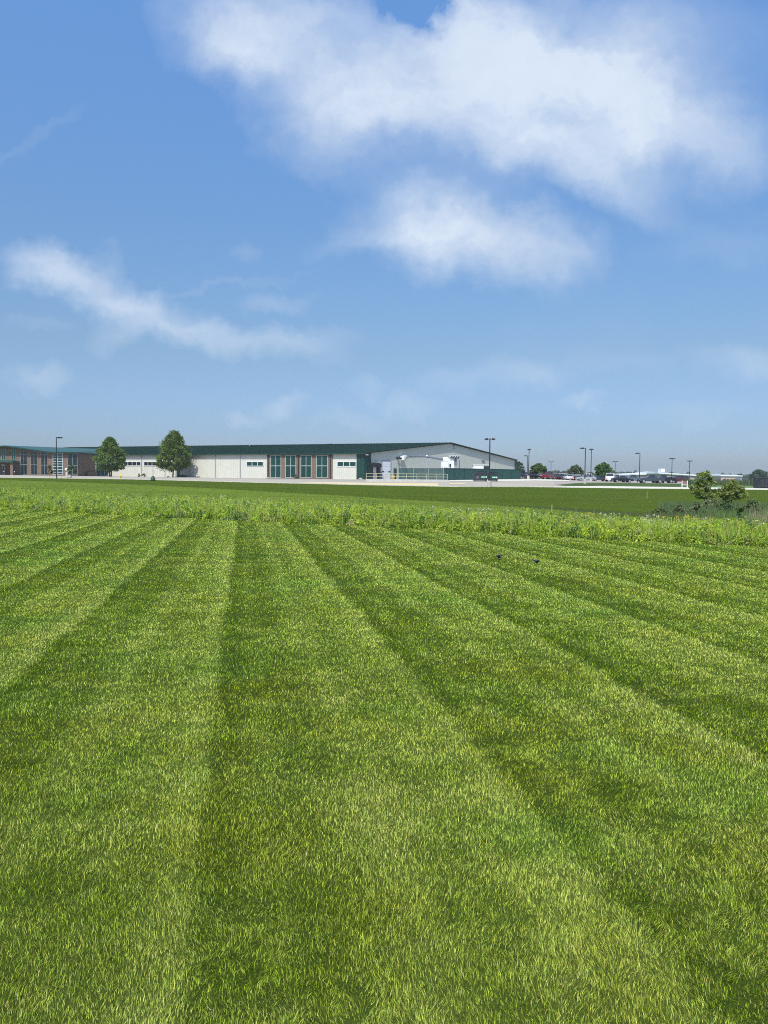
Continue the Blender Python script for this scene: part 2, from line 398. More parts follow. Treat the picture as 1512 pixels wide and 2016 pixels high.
meadow_front = lambda p: row(3, p)
meadow_back = lambda p: row(4, p)
def fan(name, mat, yA, farf, off):
    pxs = np.linspace(-900, 2400, 100); far = np.array([farf(p) for p in pxs])
    t = np.linspace(0, 1, 120)[:, None]
    Xf = (pxs - 756) / F * far; Xn = np.linspace(-30, 30, 100)
    Y = yA * (1 - t) + far[None, :] * t; X = Xn[None, :] * (1 - t) + Xf[None, :] * t
    return grid_obj(name, X, Y, mat, off)
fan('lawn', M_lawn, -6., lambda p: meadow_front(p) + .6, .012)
sheet('mown_swale', M_strip, -700, 1330, lambda p: meadow_back(p) - 1, lambda p: row(5, p), .012, 120, 30)
sheet('grass_bank', M_bank, -700, 2200, lambda p: row(5, p) - .1, lambda p: row(6, p) + .6, .020, 160, 60)
sheet('damp_ground', groundmat('damp_ground', (.032, .042, .010), (.050, .055, .016), (.04, .065, .01), .25, (.5, 2, 1)), 980, 1420, lambda p: row(5, p) - .5, lambda p: row(5, p) + np.interp(p, [980, 1100, 1300, 1420], [.2, 3.5, 5., 2.]), .035, 60, 8)
sheet('driveway', M_pave, -700, 1090, lambda p: row(6, p), lambda p: 150 + .06 * abs(p - 700) + 6, .03, 120, 20)
sheet('yard_pavement', M_lot, -700, 1090, lambda p: 150 + .06 * abs(p - 700) + 5.8, lambda p: 290, .035, 120, 50)
sheet('path', M_concw, 1085, 2300, lambda p: row(6, p), lambda p: row(6, p) + 15 * (1 if p > 1180 else .4 + .6 * (p - 1085) / 95), .03, 90, 6)
sheet('parking_lot', M_lot, 1085, 1372, lambda p: np.interp(p, [1085, 1180, 1372], [112, 160, 165]), lambda p: 290, .028, 70, 50)
sheet('grass_island', M_island, 1092, 1400, lambda p: np.interp(p, [1092, 1150, 1400], [125.5, 124.5, 122]), lambda p: np.interp(p, [1092, 1150, 1220, 1400], [125, 152, 166, 172]), .05, 60, 12)
sheet('concrete_apron', M_concw, 872, 1120, lambda p: np.interp(p, [872, 960, 1120], [152, 152, 168]), lambda p: np.interp(p, [872, 1020, 1120], [165, 182, 195]), .06, 60, 12)
sheet('gravel_strip', M_straw, 587, 862, lambda p: row(6, p) + 3, lambda p: row(6, p) + np.interp(p, [587, 640, 862], [8, 20, 22]), .06, 50, 10)
sheet('gravel_patch', M_straw, 884, 915, lambda p: 123., lambda p: 131., .06, 12, 4)

# raised kerb along the grass
kb = MB(); pxs = np.linspace(-650, 1090, 140)
for a, b in zip(pxs, pxs[1:]):
    q = []
    for p in (a, b):
        Y = float(row(6, p)); 
        for dd in (0, .35): X = xat(p, Y + dd); q.append((X, Y + dd, hz(X, Y + dd)))
    v = [(x, y, z + o) for (x, y, z) in q for o in (-.1, .15)]
    kb.add(v, [(0, 4, 5, 1), (1, 5, 7, 3), (2, 3, 7, 6)])
kb.build('kerb', M_concw)['kind'] = 'structure'

# ------------------------------------------------------------------ grass blades of the lawn
def vnoise(x, y, s, seed=0):
    """smooth value noise"""
    x = x / s; y = y / s; xi = np.floor(x).astype(np.int64); yi = np.floor(y).astype(np.int64); fx = x - xi; fy = y - yi
    fx = fx * fx * (3 - 2 * fx); fy = fy * fy * (3 - 2 * fy)
    def hsh(a, b):
        n = (a * 374761393 + b * 668265263 + seed * 1442695041) & 0xffffffff
        n = ((n ^ (n >> 13)) * 1274126177) & 0xffffffff; n = n ^ (n >> 16); return (n & 0xffff) / 65535.
    return (hsh(xi, yi) * (1 - fx) + hsh(xi + 1, yi) * fx) * (1 - fy) + (hsh(xi, yi + 1) * (1 - fx) + hsh(xi + 1, yi + 1) * fx) * fy
def fbm(x, y, s, seed=0, o=4):
    t = 0; a = .5; k = 0
    for i in range(o): t = t + a * vnoise(x, y, s / 2**i, seed + i); k += a; a *= .55
    return t / k
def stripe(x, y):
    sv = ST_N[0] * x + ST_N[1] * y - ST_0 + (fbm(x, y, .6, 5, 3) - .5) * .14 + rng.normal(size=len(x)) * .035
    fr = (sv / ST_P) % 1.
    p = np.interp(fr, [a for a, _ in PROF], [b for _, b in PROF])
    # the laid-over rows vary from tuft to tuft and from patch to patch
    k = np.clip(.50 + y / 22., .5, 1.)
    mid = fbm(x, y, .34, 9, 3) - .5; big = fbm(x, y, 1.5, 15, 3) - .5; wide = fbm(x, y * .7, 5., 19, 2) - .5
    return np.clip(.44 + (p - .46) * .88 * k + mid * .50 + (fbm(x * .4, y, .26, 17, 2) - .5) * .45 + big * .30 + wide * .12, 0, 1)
def lawn_blades(n_near, name, y0, y1, d0, kind):
    Yv = np.linspace(y0, y1, 2000)
    dens = np.where(Yv < d0, 1., (d0 / Yv)**2); wid = Yv * 1.2 + 6.
    cdf = np.cumsum(dens * wid); cdf /= cdf[-1]
    y = np.interp(rng.random(n_near), cdf, Yv); x = (rng.random(n_near) - .5) * (y * 1.2 + 6.)
    keep = y < np.interp(756 + F * x / y, KN, ROWS[3][0]) + .5
    x = x[keep]; y = y[keep]; n = len(x)
    z = h(x, y) + .008
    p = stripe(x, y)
    cl = fbm(x, y, .22, 21, 3); pt = fbm(x, y, 1.3, 33, 3); fine = fbm(x, y, .07, 41, 2)
    r1, r2, r3, r4 = rng.random((4, n))
    hh = (.013 + .019 * r1**1.3) * (.75 + .5 * cl) * (1 + .5 * (fine - .5))
    wd = np.maximum(.0014, .00056 * y) * (.7 + .7 * r2)
    hh = np.maximum(hh, wd * 1.4)
    az = rng.random(n) * 2 * np.pi
    tuft = fbm(x, y, .16, 111, 2) * 14.; loose = .55 * np.clip(fbm(x, y, .5, 121, 2) * 1.6 - .2, .2, 1)   # tufts share a direction
    lean = (p - .5) * 1.0                               # laid away from the viewer on pale passes, towards on dark ones
    lx = -.184 * lean + np.cos(az) * (.20 + .70 * r3) + np.cos(tuft) * loose; ly = .983 * lean + np.sin(az) * (.20 + .70 * r3) + np.sin(tuft) * loose
    sa = az + np.pi / 2 + (r4 - .5) * 1.2; sx = np.cos(sa) * wd / 2; sy = np.sin(sa) * wd / 2
    vz = 1. / np.sqrt(1 + lx**2 + ly**2)
    T = np.stack([x + lx * hh * vz, y + ly * hh * vz, z + hh * vz], -1)
    Mx = x + lx * hh * vz * .35; My = y + ly * hh * vz * .35; Mz = z + hh * vz * .58
    B1 = np.stack([x - sx, y - sy, z - .006], -1); B2 = np.stack([x + sx, y + sy, z - .006], -1)
    M1 = np.stack([Mx - sx * .8, My - sy * .8, Mz], -1); M2 = np.stack([Mx + sx * .8, My + sy * .8, Mz], -1)
    V = np.stack([B1, B2, M2, M1, T], 1).reshape(-1, 3)
    i = np.arange(n)[:, None] * 5
    fq = i + np.array([[0, 1, 2, 3]]); ft = i + np.array([[3, 2, 4]])
    # leaf colours with straw; deep to pale green paints in the mowing sheen
    dk = np.array([.120, .172, .002]); lt = np.array([.350, .415, .140]); st = np.array([.50, .43, .19]); bl = np.array([.085, .165, .030]); ol = np.array([.25, .25, .03])
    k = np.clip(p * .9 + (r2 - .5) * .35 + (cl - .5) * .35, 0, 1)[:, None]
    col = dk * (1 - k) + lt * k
    bm = (np.clip((pt - .52) * 4, 0, 1) * .55)[:, None]; col = col * (1 - bm) + bl * (.8 + 1.2 * k) * bm
    om = (np.clip((fbm(x, y, .8, 63, 3) - .56) * 5, 0, 1) * .40)[:, None]; col = col * (1 - om) + ol * (.7 + .7 * k) * om
    drym = (r4 < np.clip(.05 + .6 * (fbm(x, y, .55, 57, 3) - .55) + .03 * p, .03, .22))[:, None]
    col = np.where(drym, st * (.45 + .7 * r1[:, None]), col)
    r5 = rng.random(n)
    nr = np.clip((y - 2.) / 9., 0, 1)[:, None]; q5 = r5[:, None]
    col = np.clip(col * ((.26 + 2.5 * q5**2.8) * (1 - nr) + (.44 + 1.85 * q5**1.7) * nr) * np.array([1.22, 1.27, .66]), .004, .75)  # deep shade among the nearest blades painted into their colour
    vc = np.repeat(col, 5, 0)
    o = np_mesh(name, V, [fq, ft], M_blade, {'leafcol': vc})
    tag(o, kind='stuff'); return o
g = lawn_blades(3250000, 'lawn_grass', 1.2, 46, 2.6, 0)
tag(g, 'striped short mown lawn grass filling the foreground', 'grass')

# ------------------------------------------------------------------ meadow plants
def leaves_mesh(cen, siz, col, name, mat, parent=None, flat=.6, elong=1.6):
    n = len(cen); a = rng.normal(size=(n, 3)); a[:, 2] *= flat; a /= np.linalg.norm(a, axis=1)[:, None]
    b = rng.normal(size=(n, 3)); b -= (a * b).sum(1)[:, None] * a; b /= np.linalg.norm(b, axis=1)[:, None]
    s = siz[:, None]
    V = np.stack([cen - a * s * elong * .5, cen + b * s * .36, cen + a * s * elong * .5, cen - b * s * .36], 1).reshape(-1, 3)
    f = np.arange(n * 4).reshape(n, 4)
    return np_mesh(name, V, [f], mat, {'leafcol': np.repeat(np.clip(col, .003, .95), 4, 0)}, parent)
def meadow(n):
    px = rng.uniform(-250, 1760, n * 3); t = rng.random(n * 3)**1.15
    fr = np.interp(px, KN, ROWS[3][0]); bk = np.interp(px, KN, ROWS[4][0])
    y = fr + (bk - fr) * t + rng.normal(size=n * 3) * .12; x = (px - 756) / F * y
    keep = rng.random(n * 3) < np.clip(y / 45, .3, 1) * .8; x = x[keep][:n]; y = y[keep][:n]; t = t[keep][:n]; n = len(x)
    sp = fbm(x, y, 1.5, 71, 3); sp2 = fbm(x, y, 2.6, 83, 3)
    H = (.22 + .30 * rng.random(n)) * (.62 + .85 * fbm(x, y, .9, 91, 3)); H *= np.clip(.5 + t * 9, .5, 1); tall = rng.random(n) < .05; H = np.where(tall, H * 1.35, H)
    K = 56
    pid = np.repeat(np.arange(n), K); m = n * K
    u = rng.random(m)**.7; rr = (.05 + .16 * rng.random(m)) * (1.15 - u * .7); an = rng.random(m) * 2 * np.pi
    cx = x[pid] + rr * np.cos(an); cy = y[pid] + rr * np.sin(an); cz = h(x, y)[pid] + u * H[pid] + rng.normal(size=m) * .02
    size = (.025 + .04 * rng.random(m)) * (1.15 - .4 * u)
    g1 = np.array([.25, .35, .03]); g2 = np.array([.40, .49, .05]); g3 = np.array([.27, .33, .14]); g4 = np.array([.38, .37, .14]); g5 = np.array([.075, .15, .045])
    a1 = np.clip((sp - .38) * 3.2, 0, 1)[:, None]; pc = g1 * (1 - a1) + g2 * a1
    q = rng.random(n)
    grey = (q < np.clip((sp2 - .50) * 1.4 + .05 + .15 * (t > .75), .04, .45)); pc = np.where(grey[:, None], g3 * (.8 + .5 * rng.random((n, 1))), pc)
    tanm = rng.random(n) < .10; pc = np.where(tanm[:, None], g4, pc)
    dkm = rng.random(n) < .20; pc = np.where(dkm[:, None], g5, pc)
    pc = pc * (.75 + .5 * rng.random((n, 1)))
    col = pc[pid] * (.7 + .6 * rng.random((m, 1)))
    o = leaves_mesh(np.stack([cx, cy, cz], -1), size, col, 'meadow_plants', M_meadow, flat=1.1, elong=1.9)
    tag(o, 'band of knee high wild meadow plants behind the mown lawn', 'meadow', kind='stuff')
    # grass stems among the broad leaves
    n = 30000; px = rng.uniform(-250, 1760, n); t = rng.random(n)**1.1; y = np.interp(px, KN, ROWS[3][0]) * (1 - t) + np.interp(px, KN, ROWS[4][0]) * t; y += rng.normal(size=n) * .15
    x = (px - 756) / F * y; k = (.22 + .38 * rng.random(n)) * (.5 + .9 * fbm(x, y, 1.1, 77, 3)); lx = rng.normal(size=(2, n)) * .16 * k; wd = .0045 + .004 * rng.random(n); z = h(x, y)
    V = np.stack([np.stack([x - wd, y, z], -1), np.stack([x + wd, y, z], -1), np.stack([x + lx[0] + wd * .5, y + lx[1], z + k], -1), np.stack([x + lx[0] - wd * .5, y + lx[1], z + k], -1)], 1).reshape(-1, 3)
    pal = np.array([(.34, .44, .05), (.22, .34, .02), (.42, .42, .11), (.28, .39, .06)])[rng.integers(0, 4, n)] * (.7 + .6 * rng.random((n, 1)))
    o = np_mesh('meadow_grass', V, [np.arange(n * 4).reshape(n, 4)], M_meadow, {'leafcol': np.repeat(pal, 4, 0)})
    tag(o, 'fine upright grass stems mixed through the wild meadow band', 'grass', kind='stuff')
    # flower heads
    cs = []; cc = []; sz = []
    def heads(px0, py_t, k, colr, rad=.25, size=.035, hgt=(.45, .72)):
        fr = float(row(3, px0)); bk = float(row(4, px0)); Y = fr + (bk - fr) * py_t; X = xat(px0, Y)
        for _ in range(k):
            xx = X + rng.normal() * rad; yy = Y + rng.normal() * rad; z = hz(xx, yy) + rng.uniform(*hgt)
            for _ in range(7):
                cs.append((xx + rng.normal() * .02, yy + rng.normal() * .02, z + rng.normal() * .01)); cc.append(colr); sz.append(size)
    wh = (.62, .63, .52); ye = (.55, .48, .03); orr = (.60, .33, .03); yg = (.33, .40, .04)
    for (p, t_, k, c_, rd_) in [(796, .85, 5, wh, .1), (893, .8, 4, wh, .1), (912, .7, 8, wh, .25), (848, .55, 7, wh, .3), (954, .75, 8, wh, .15), (950, .35, 12, wh, .3), (1005, .5, 9, wh, .4),
        (1047, .4, 6, wh, .2), (1130, .55, 8, wh, .25), (1250, .7, 14, wh, .5), (1365, .5, 9, wh, .15), (1397, .6, 8, wh, .15), (1288, .25, 9, wh, .2), (1275, .1, 8, wh, .2), (1210, .6, 5, wh, .2),
        (1490, .25, 10, wh, .2), (1420, .35, 8, wh, .3), (160, .4, 5, wh, .2), (270, .2, 5, wh, .15), (55, .5, 4, wh, .2), (437, .7, 8, wh, .15), (668, .5, 4, wh, .15),
        (640, .45, 40, yg, .35), (760, .15, 45, yg, .4), (750, .55, 20, yg, .3), (900, .5, 25, yg, .5), (15, .8, 25, (.4, .4, .12), .8), (1155, .75, 26, ye, .25), (1352, .45, 34, orr, .3), (1380, .6, 14, ye, .3),
        (1440, .5, 30, yg, .5), (1500, .6, 40, yg, .6), (1460, .15, 30, yg, .5), (1300, .5, 20, yg, .5), (590, .35, 15, yg, .5), (100, .3, 14, yg, .6), (360, .6, 10, yg, .5)]:
        heads(p, t_, k, c_, rd_)
    for _ in range(420): heads(rng.uniform(-150, 1650), rng.random(), 1, [wh, ye, ye, yg, yg][int(rng.integers(5))], .3, .026, (.30, .62))
    o = leaves_mesh(np.array(cs), np.array(sz), np.array(cc) * 1.0, 'wildflowers', M_meadow, flat=1, elong=1.1)
    tag(o, 'white, yellow and orange wildflower heads scattered over the meadow band', 'wildflowers', kind='stuff')
    # thin tall stems
    st = MB()
    for _ in range(500):
        p = rng.uniform(-200, 1700); t_ = rng.random(); Y = float(row(3, p)) * (1 - t_) + float(row(4, p)) * t_; X = xat(p, Y); z = hz(X, Y); hh = rng.uniform(.5, .85)
        st.tube((X, Y, z), (X + rng.normal() * .06, Y + rng.normal() * .06, z + hh), .007, .003, 3)
    o = st.build('dry_stems', pmat('straw_stem', (.30, .27, .13), .8)); tag(o, 'thin dry stalks standing among the meadow plants', 'stalks', kind='stuff')
meadow(13500)

# rough tufts on the swale and bank so the slopes do not read as a flat sheet
def tufts(n):
    px = rng.uniform(-200, 1720, n); t = rng.random(n)**1.4
    a = np.interp(px, KN, ROWS[4][0]); b = np.interp(px, KN, ROWS[6][0]); y = a + (b - a) * t; x = (px - 756) / F * y
    r3 = np.interp(px, KN, ROWS[5][0]); near = (y < r3)
    ht = .03 + .03 * rng.random(n); c = np.where(near[:, None], np.array([.115, .165, .018]), np.array([.062, .096, .005]))
    c = c * (.75 + .5 * fbm(x * .3, y, 1.5, 5, 3)[:, None]) * (.8 + .4 * rng.random((n, 1)))
    wd = .0011 * y; az = rng.normal(size=n) * .5; dx = np.cos(az) * wd; dyy = np.sin(az) * wd; z = h(x, y) + .01
    V = np.stack([np.stack([x - dx, y - dyy, z], -1), np.stack([x + dx, y + dyy, z], -1), np.stack([x + rng.normal(size=n) * .02, y + .03, z + ht], -1)], 1).reshape(-1, 3)
    o = np_mesh('bank_grass', V, [np.arange(n * 3).reshape(n, 3)], M_blade, {'leafcol': np.repeat(c, 3, 0)})
    tag(o, 'mown grass blades covering the swale and the slope below the driveway', 'grass', kind='stuff')
tufts(260000)

# ------------------------------------------------------------------ trees and shrubs
def tree(name, label, cat, px, Y, top_py, halfw_px, base_py=None, crown_py=None, prof=None, col=(.06, .125, .028), nl=9000, leaf=.22, trunk=.16, cx=0, group=None, zb=None, stems=1, seed=0):
    X = xat(px, Y); z0 = hz(X, Y) if zb is None else zb
    t = thing(name, label, cat, (X, Y, z0), 0, group)
    Ht = zat(px, top_py, Y) - z0; Rw = halfw_px * Y / F; Hc = max(.0, zat(px, crown_py, Y) - z0)
    prof = prof or [(0, .55), (.12, .9), (.3, 1), (.5, .86), (.7, .62), (.88, .34), (1, .06)]
    r_ = np.random.default_rng(seed + 100)
    mb = MB(); limbs = []
    for s_ in range(stems):
        a0 = 2 * math.pi * s_ / stems; off = .0 if stems == 1 else .25
        tip = Vector((cx + math.cos(a0) * off * 3, math.sin(a0) * off * 2, Hc + (Ht - Hc) * .75)); bs = Vector((math.cos(a0) * off, math.sin(a0) * off, -.1))
        mb.tube(bs, bs.lerp(tip, .35), trunk, trunk * .7, 8).tube(bs.lerp(tip, .35), tip, trunk * .7, trunk * .15, 7)
        for k in range(7):
            f = .2 + .1 * k; p = bs.lerp(tip, f); a = a0 + k * 2.4
            zz = (p.z - Hc) / (Ht - Hc); ww = np.interp(min(max(zz + .15, 0), 1), [q[0] for q in prof], [q[1] for q in prof]) * Rw * .75
            mb.tube(p, p + Vector((math.cos(a) * ww, math.sin(a) * ww, ww * .55)), trunk * .35 * (1 - f * .6), .02, 5)
    mb.build('trunk', M_bark, t)
    nc = max(26, nl // 80); u = r_.random(nc)**.9; zc = Hc + u * (Ht - Hc)
    rad = np.interp(u, [q[0] for q in prof], [q[1] for q in prof]) * Rw
    an = r_.random(nc) * 2 * np.pi; rr = rad * np.sqrt(r_.random(nc)) ** .7 * (.80 + .3 * r_.random(nc))
    cc = np.stack([cx * u + rr * np.cos(an), rr * np.sin(an), zc], -1); cs = Rw * (.12 + .17 * r_.random(nc))
    id_ = r_.integers(0, nc, nl); d = r_.normal(size=(nl, 3)); d /= np.linalg.norm(d, axis=1)[:, None]; d *= (r_.random(nl)**.5)[:, None]
    pos = cc[id_] + d * cs[id_][:, None] * np.array([1, 1, .75])
    pos = pos[pos[:, 2] > Hc * .75]; n = len(pos)
    cb_ = np.array(col) * (.7 + .75 * r_.random((nc, 1))); c = cb_[id_[:n]] * (.75 + .55 * r_.random((n, 1)))
    c[:, 0] *= 1 + .35 * r_.random(n)
    leaves_mesh(pos, leaf * (.7 + .6 * r_.random(n)), c, 'crown', M_leaf, t, flat=.9, elong=1.3)
    return t
OV = [(0, .45), (.1, .82), (.28, 1), (.48, .92), (.66, .7), (.82, .42), (.93, .22), (1, .05)]
tree('maple_tree', 'shorter bushy oval green tree beside the brick entrance wing', 'tree', 217, 196, 864, 30, crown_py=927, prof=OV, nl=20000, leaf=.28, stems=3, seed=1, col=(.070, .135, .024))
tree('maple_tree', 'taller pointed green tree standing in front of the white siding', 'tree', 340, 200, 852, 33, crown_py=927, prof=[(0, .35), (.1, .8), (.25, 1), (.45, .95), (.66, .74), (.82, .5), (.93, .3), (1, .06)], nl=24000, leaf=.28, trunk=.2, seed=2, col=(.075, .135, .020), cx=.6)
RD = [(0, .6), (.2, .95), (.45, 1), (.7, .86), (.88, .55), (1, .12)]
GT = 'round trees around the parking lot'
tree('round_tree', 'round tree showing from behind the right end of the factory gable', 'tree', 1019, 262, 911, 16, crown_py=938, prof=RD, nl=5000, leaf=.35, seed=3, group=GT, col=(.04, .095, .03))
tree('round_tree', 'dense round dark tree above the red pickup and black truck', 'tree', 1059, 205, 914.5, 17.5, crown_py=937, prof=RD, nl=6500, leaf=.32, seed=4, group=GT)
tree('round_tree', 'olive brownish round tree behind the silver sedan beside the single arm lamp', 'tree', 1131.5, 210, 917, 15.5, crown_py=941, prof=RD, nl=6500, leaf=.3, seed=5, group=GT, col=(.06, .10, .035))
tree('round_tree', 'bright green round tree beside the two white trucks', 'tree', 1186, 190, 913.5, 18.5, crown_py=942, prof=RD, nl=7500, leaf=.3, seed=6, group=GT, col=(.055, .125, .02))
tree('broad_tree', 'large bluish green tree behind the dark container at the far right', 'tree', 1491, 420, 926.5, 17, crown_py=947, prof=RD, nl=6000, leaf=.7, seed=7, trunk=.4, col=(.035, .085, .045))
BU = [(0, .7), (.2, .95), (.4, 1), (.6, .8), (.8, .5), (1, .1)]
tree('small_tree', 'light green young tree growing on the bank, the taller of the two by the reeds', 'tree', 1387, 60, 929.5, 26, crown_py=984, prof=[(0, .55), (.2, .95), (.42, 1), (.65, .8), (.82, .62), (.93, .5), (1, .2)], nl=4600, leaf=.13, trunk=.045, seed=8, stems=1, col=(.15, .22, .05))
tree('small_tree', 'low spreading young tree right of the taller one on the bank by the reeds', 'tree', 1440, 60, 950, 33, crown_py=984, prof=BU, nl=4800, leaf=.13, trunk=.04, seed=9, stems=1, col=(.14, .205, .045))
tree('willow_shrub', 'grey green shrub low in front of the two young trees', 'shrub', 1405, 54, 984, 28, crown_py=1006, prof=BU, nl=3000, leaf=.10, trunk=.02, seed=10, stems=1, col=(.14, .19, .08))
tree('sapling', 'thin leafy sapling left of the tall lamp post by the entrance', 'sapling', 98, 150, 916, 6.5, crown_py=934, prof=RD, nl=500, leaf=.2, trunk=.04, seed=11, col=(.08, .10, .035))
tree('sapling', 'fuller leafy sapling between the lamp post and the brick wall', 'sapling', 141, 150, 917, 9, crown_py=933, prof=RD, nl=900, leaf=.2, trunk=.04, seed=12, col=(.07, .13, .04))
SG = 'clipped shrubs along the white facade'
for i, (px, tp, hw, Y, lb) in enumerate([(273.5, 932.5, 3, 211, 'small round shrub under the four pane window, left of a pair'), (283, 932, 4.6, 211, 'wider round shrub under the white siding, right one of a pair beside the first downspout'),
    (359, 935.8, 9, 205, 'low spreading green shrub right of the tall pointed tree trunk'), (453, 934, 3.5, 200, 'small dark shrub left of a pair under the blank white panel'),
    (459.5, 932.5, 3.3, 200, 'taller dark shrub right of a pair under the blank white panel'), (582, 934, 5, 187, 'dark shrub in front of the second tall green window')]):
    tree('shrub', lb, 'shrub', px, Y, tp, hw, crown_py=939.3 if px < 500 else 942, prof=RD, nl=900, leaf=.14, trunk=.03, seed=20 + i, group=SG, col=(.06, .11, .035))
# bare staked sapling
X, Y, Z = gpt(301, 112); t = thing('bare_sapling', 'bare thin sapling with a green watering bag on the slope', 'sapling', (X, Y, Z))
m = MB(); m.tube((0, 0, -.1), (.02, 0, 2.4), .03, .012, 6)
for k in range(9): a = k * 2.2; m.tube((.01, 0, 1.0 + .15 * k), (math.cos(a) * .25, math.sin(a) * .25, 1.35 + .16 * k), .008, .003, 4)
m.build('trunk', M_bark, t)
MB().lathe([(.02, 0), (.34, .02), (.36, .2), (.28, .5), (.16, .78), (.05, .82)]).build('watering_bag', pmat('bag', (.02, .06, .03), .6), t, smooth=True)

# far hazy tree lines
GF = 'distant trees on the horizon'
def far_tree(px, Y, top, hw, lb, sd, c=(.045, .09, .04)):
    tree('distant_tree', lb, 'tree', px, Y, top, hw, crown_py=horizon(px) + 1, prof=RD, nl=1100, leaf=1.6 * Y / 900, trunk=.4, seed=sd, group=GF, zb=-.5, col=c)
r2 = random.Random(4)
names = ['between the dark round tree and the olive tree', 'above the parked silver cars', 'above the low tan shed', 'beyond the pinkish building', 'left of the far double lamps', 'at the far right edge']
far = [(1004, 930, 12), (1080, 929, 12), (1094, 927.5, 14), (1110, 928.5, 12), (1162, 931, 12), (1211, 930.5, 10), (1222, 930, 12), (1236, 929.5, 11), (1249, 927, 6), (1263, 931, 9),
       (1277, 930, 8), (1291, 931.5, 10), (1306, 932, 10), (1322, 931, 12), (1340, 933, 12), (1354, 930.5, 7), (1372, 933, 12), (1392, 934, 12), (1422, 932.5, 7), (1438, 934, 13), (1456, 934, 10), (1470, 935.5, 12), (1508, 934, 12), (1530, 935, 16), (1560, 934, 20), (1600, 935, 20)]
for i, (px, tp, hw) in enumerate(far):
    o = far_tree(px, 800 + 25 * r2.random() * 10, tp, hw, 'hazy tree far off in the long tree line on the horizon', 50 + i)
# continuous dark woodland far behind
def wood():
    n = 30000; px = rng.uniform(-300, 2300, n); Y = rng.uniform(1250, 1500, n); x = (px - 756) / F * Y
    top = 6.5 + 5 * fbm(px, px * 0, 40, 3, 4); z = -1 + rng.random(n) * top
    c = np.array([.04, .075, .04]) * (.7 + .6 * rng.random((n, 1)))
    o = leaves_mesh(np.stack([x, Y, z], -1), np.full(n, 5.), c, 'distant_woods', M_leaf); tag(o, 'low continuous belt of far woodland along the horizon', 'woods', kind='stuff')
wood()

# reeds and rough bank vegetation at the pond
def reeds(name, n, pxr, yr, hh, c, lb, cat, wd=.02):
    px = rng.uniform(*pxr, n); y = rng.uniform(*yr, n); x = (px - 756) / F * y; z = h(x, y); k = hh * (.5 + .7 * rng.random(n)) * (.5 + fbm(x, y, 1.2, 8, 3))
    lx = rng.normal(size=n) * .12 * k; a = rng.random(n) * 3.14; dx = np.cos(a) * wd; dy_ = np.sin(a) * wd
    V = np.stack([np.stack([x - dx, y - dy_, z], -1), np.stack([x + dx, y + dy_, z], -1), np.stack([x + lx, y + rng.normal(size=n) * .1 * k, z + k], -1)], 1).reshape(-1, 3)
    cc = np.array(c) * (.6 + .8 * rng.random((n, 1)))
    o = np_mesh(name, V, [np.arange(n * 3).reshape(n, 3)], M_meadow, {'leafcol': np.repeat(cc, 3, 0)}); tag(o, lb, cat, kind='stuff')
reeds('cattail_reeds', 3600, (1405, 1640), (33, 45), .55, (.13, .20, .055), 'dark green reeds standing at the low wet ground on the right', 'reeds', .014)
WG = 'low shrubs along the wet ground'
for i, (px, Y, tp, hw, c, lb) in enumerate([(1300, 41, 1001, 17, (.10, .14, .05), 'olive green shrub at the left end of the wet ground'), (1338, 42, 996, 20, (.12, .16, .065), 'grey green shrub second from the left on the wet ground'),
    (1372, 44, 990, 18, (.11, .16, .06), 'green shrub on the wet ground beneath the taller young tree'), (1432, 47, 985, 18, (.06, .12, .04), 'dark green shrub between the two young trees and the meadow'),
    (1482, 44, 985, 24, (.09, .14, .05), 'green shrub at the foot of the bank right of the young trees'), (1460, 36, 1000, 10, (.05, .11, .03), 'small dark bush standing over the meadow edge on the right')]):
    tree('wetland_shrub', lb, 'shrub', px, Y, tp, hw, crown_py=1021 if Y > 38 else 1030, prof=BU, nl=1500, leaf=.09, trunk=.02, seed=70 + i, stems=1, col=c, group=WG)
reeds('rough_grass', 9000, (1295, 1640), (40, 60), .42, (.12, .17, .07), 'tall uncut grass around the young trees on the right', 'grass', .025)
reeds('bank_weeds', 4500, (1275, 1420), (36, 44), .33, (.12, .16, .055), 'dull green weeds along the edge of the swale before the young trees', 'weeds', .025)
reeds('dry_reeds', 900, (1470, 1640), (33, 38), .8, (.32, .27, .17), 'pale dry reed stalks at the right edge of the wet ground', 'reeds', .012)
reeds('hedge_growth', 5000, (1345, 1640), (150, 185), 1.1, (.09, .12, .06), 'scrubby grey green growth beyond the path behind the sign', 'scrub', .10)

# ------------------------------------------------------------------ factory
EAVE = 6.85
def line_dir(a, b): d = Vector((b[0] - a[0], b[1] - a[1])); return d.normalized()
C0 = Vector((xat(716.5, 180.5), 180.5)); L0 = Vector((xat(190, 221), 221))
DF = line_dir(L0, C0)
GR = Vector((39.9, 236.)); DGv = line_dir(C0, GR); GL = (GR - C0).length
class Frame:
    def __init__(s, o, d, z): s.o = o; s.d = d; s.z = z; s.rz = math.atan2(d.y, d.x)
    def u(s, px):
        a = (px - 756) / F; return (a * s.o.y - s.o.x) / (s.d.x - a * s.d.y)
    def uz(s, px, py):
        u = s.u(px); Y = s.o.y + u * s.d.y; return u, zat(px, py, Y) - s.z
FB = .70
FF = Frame(L0, DF, FB); FG = Frame(C0, DGv, FB)
fac = thing('factory_building', 'long low white ribbed factory with dark green metal roof and brick entrance wing', 'building', (C0.x, C0.y, FB))
def fpart(fr, name, mb, mat, parent=None, label=None, **k):
    if parent is None or parent is fac:
        o = mb.build(name, mat, fac, (fr.o.x - C0.x, fr.o.y - C0.y, fr.z - FB), fr.rz, **k)
    else: o = mb.build(name, mat, parent, **k)
    if label: o['label'] = label
    return o
uC = FF.u(716.5); EZ = EAVE - FB
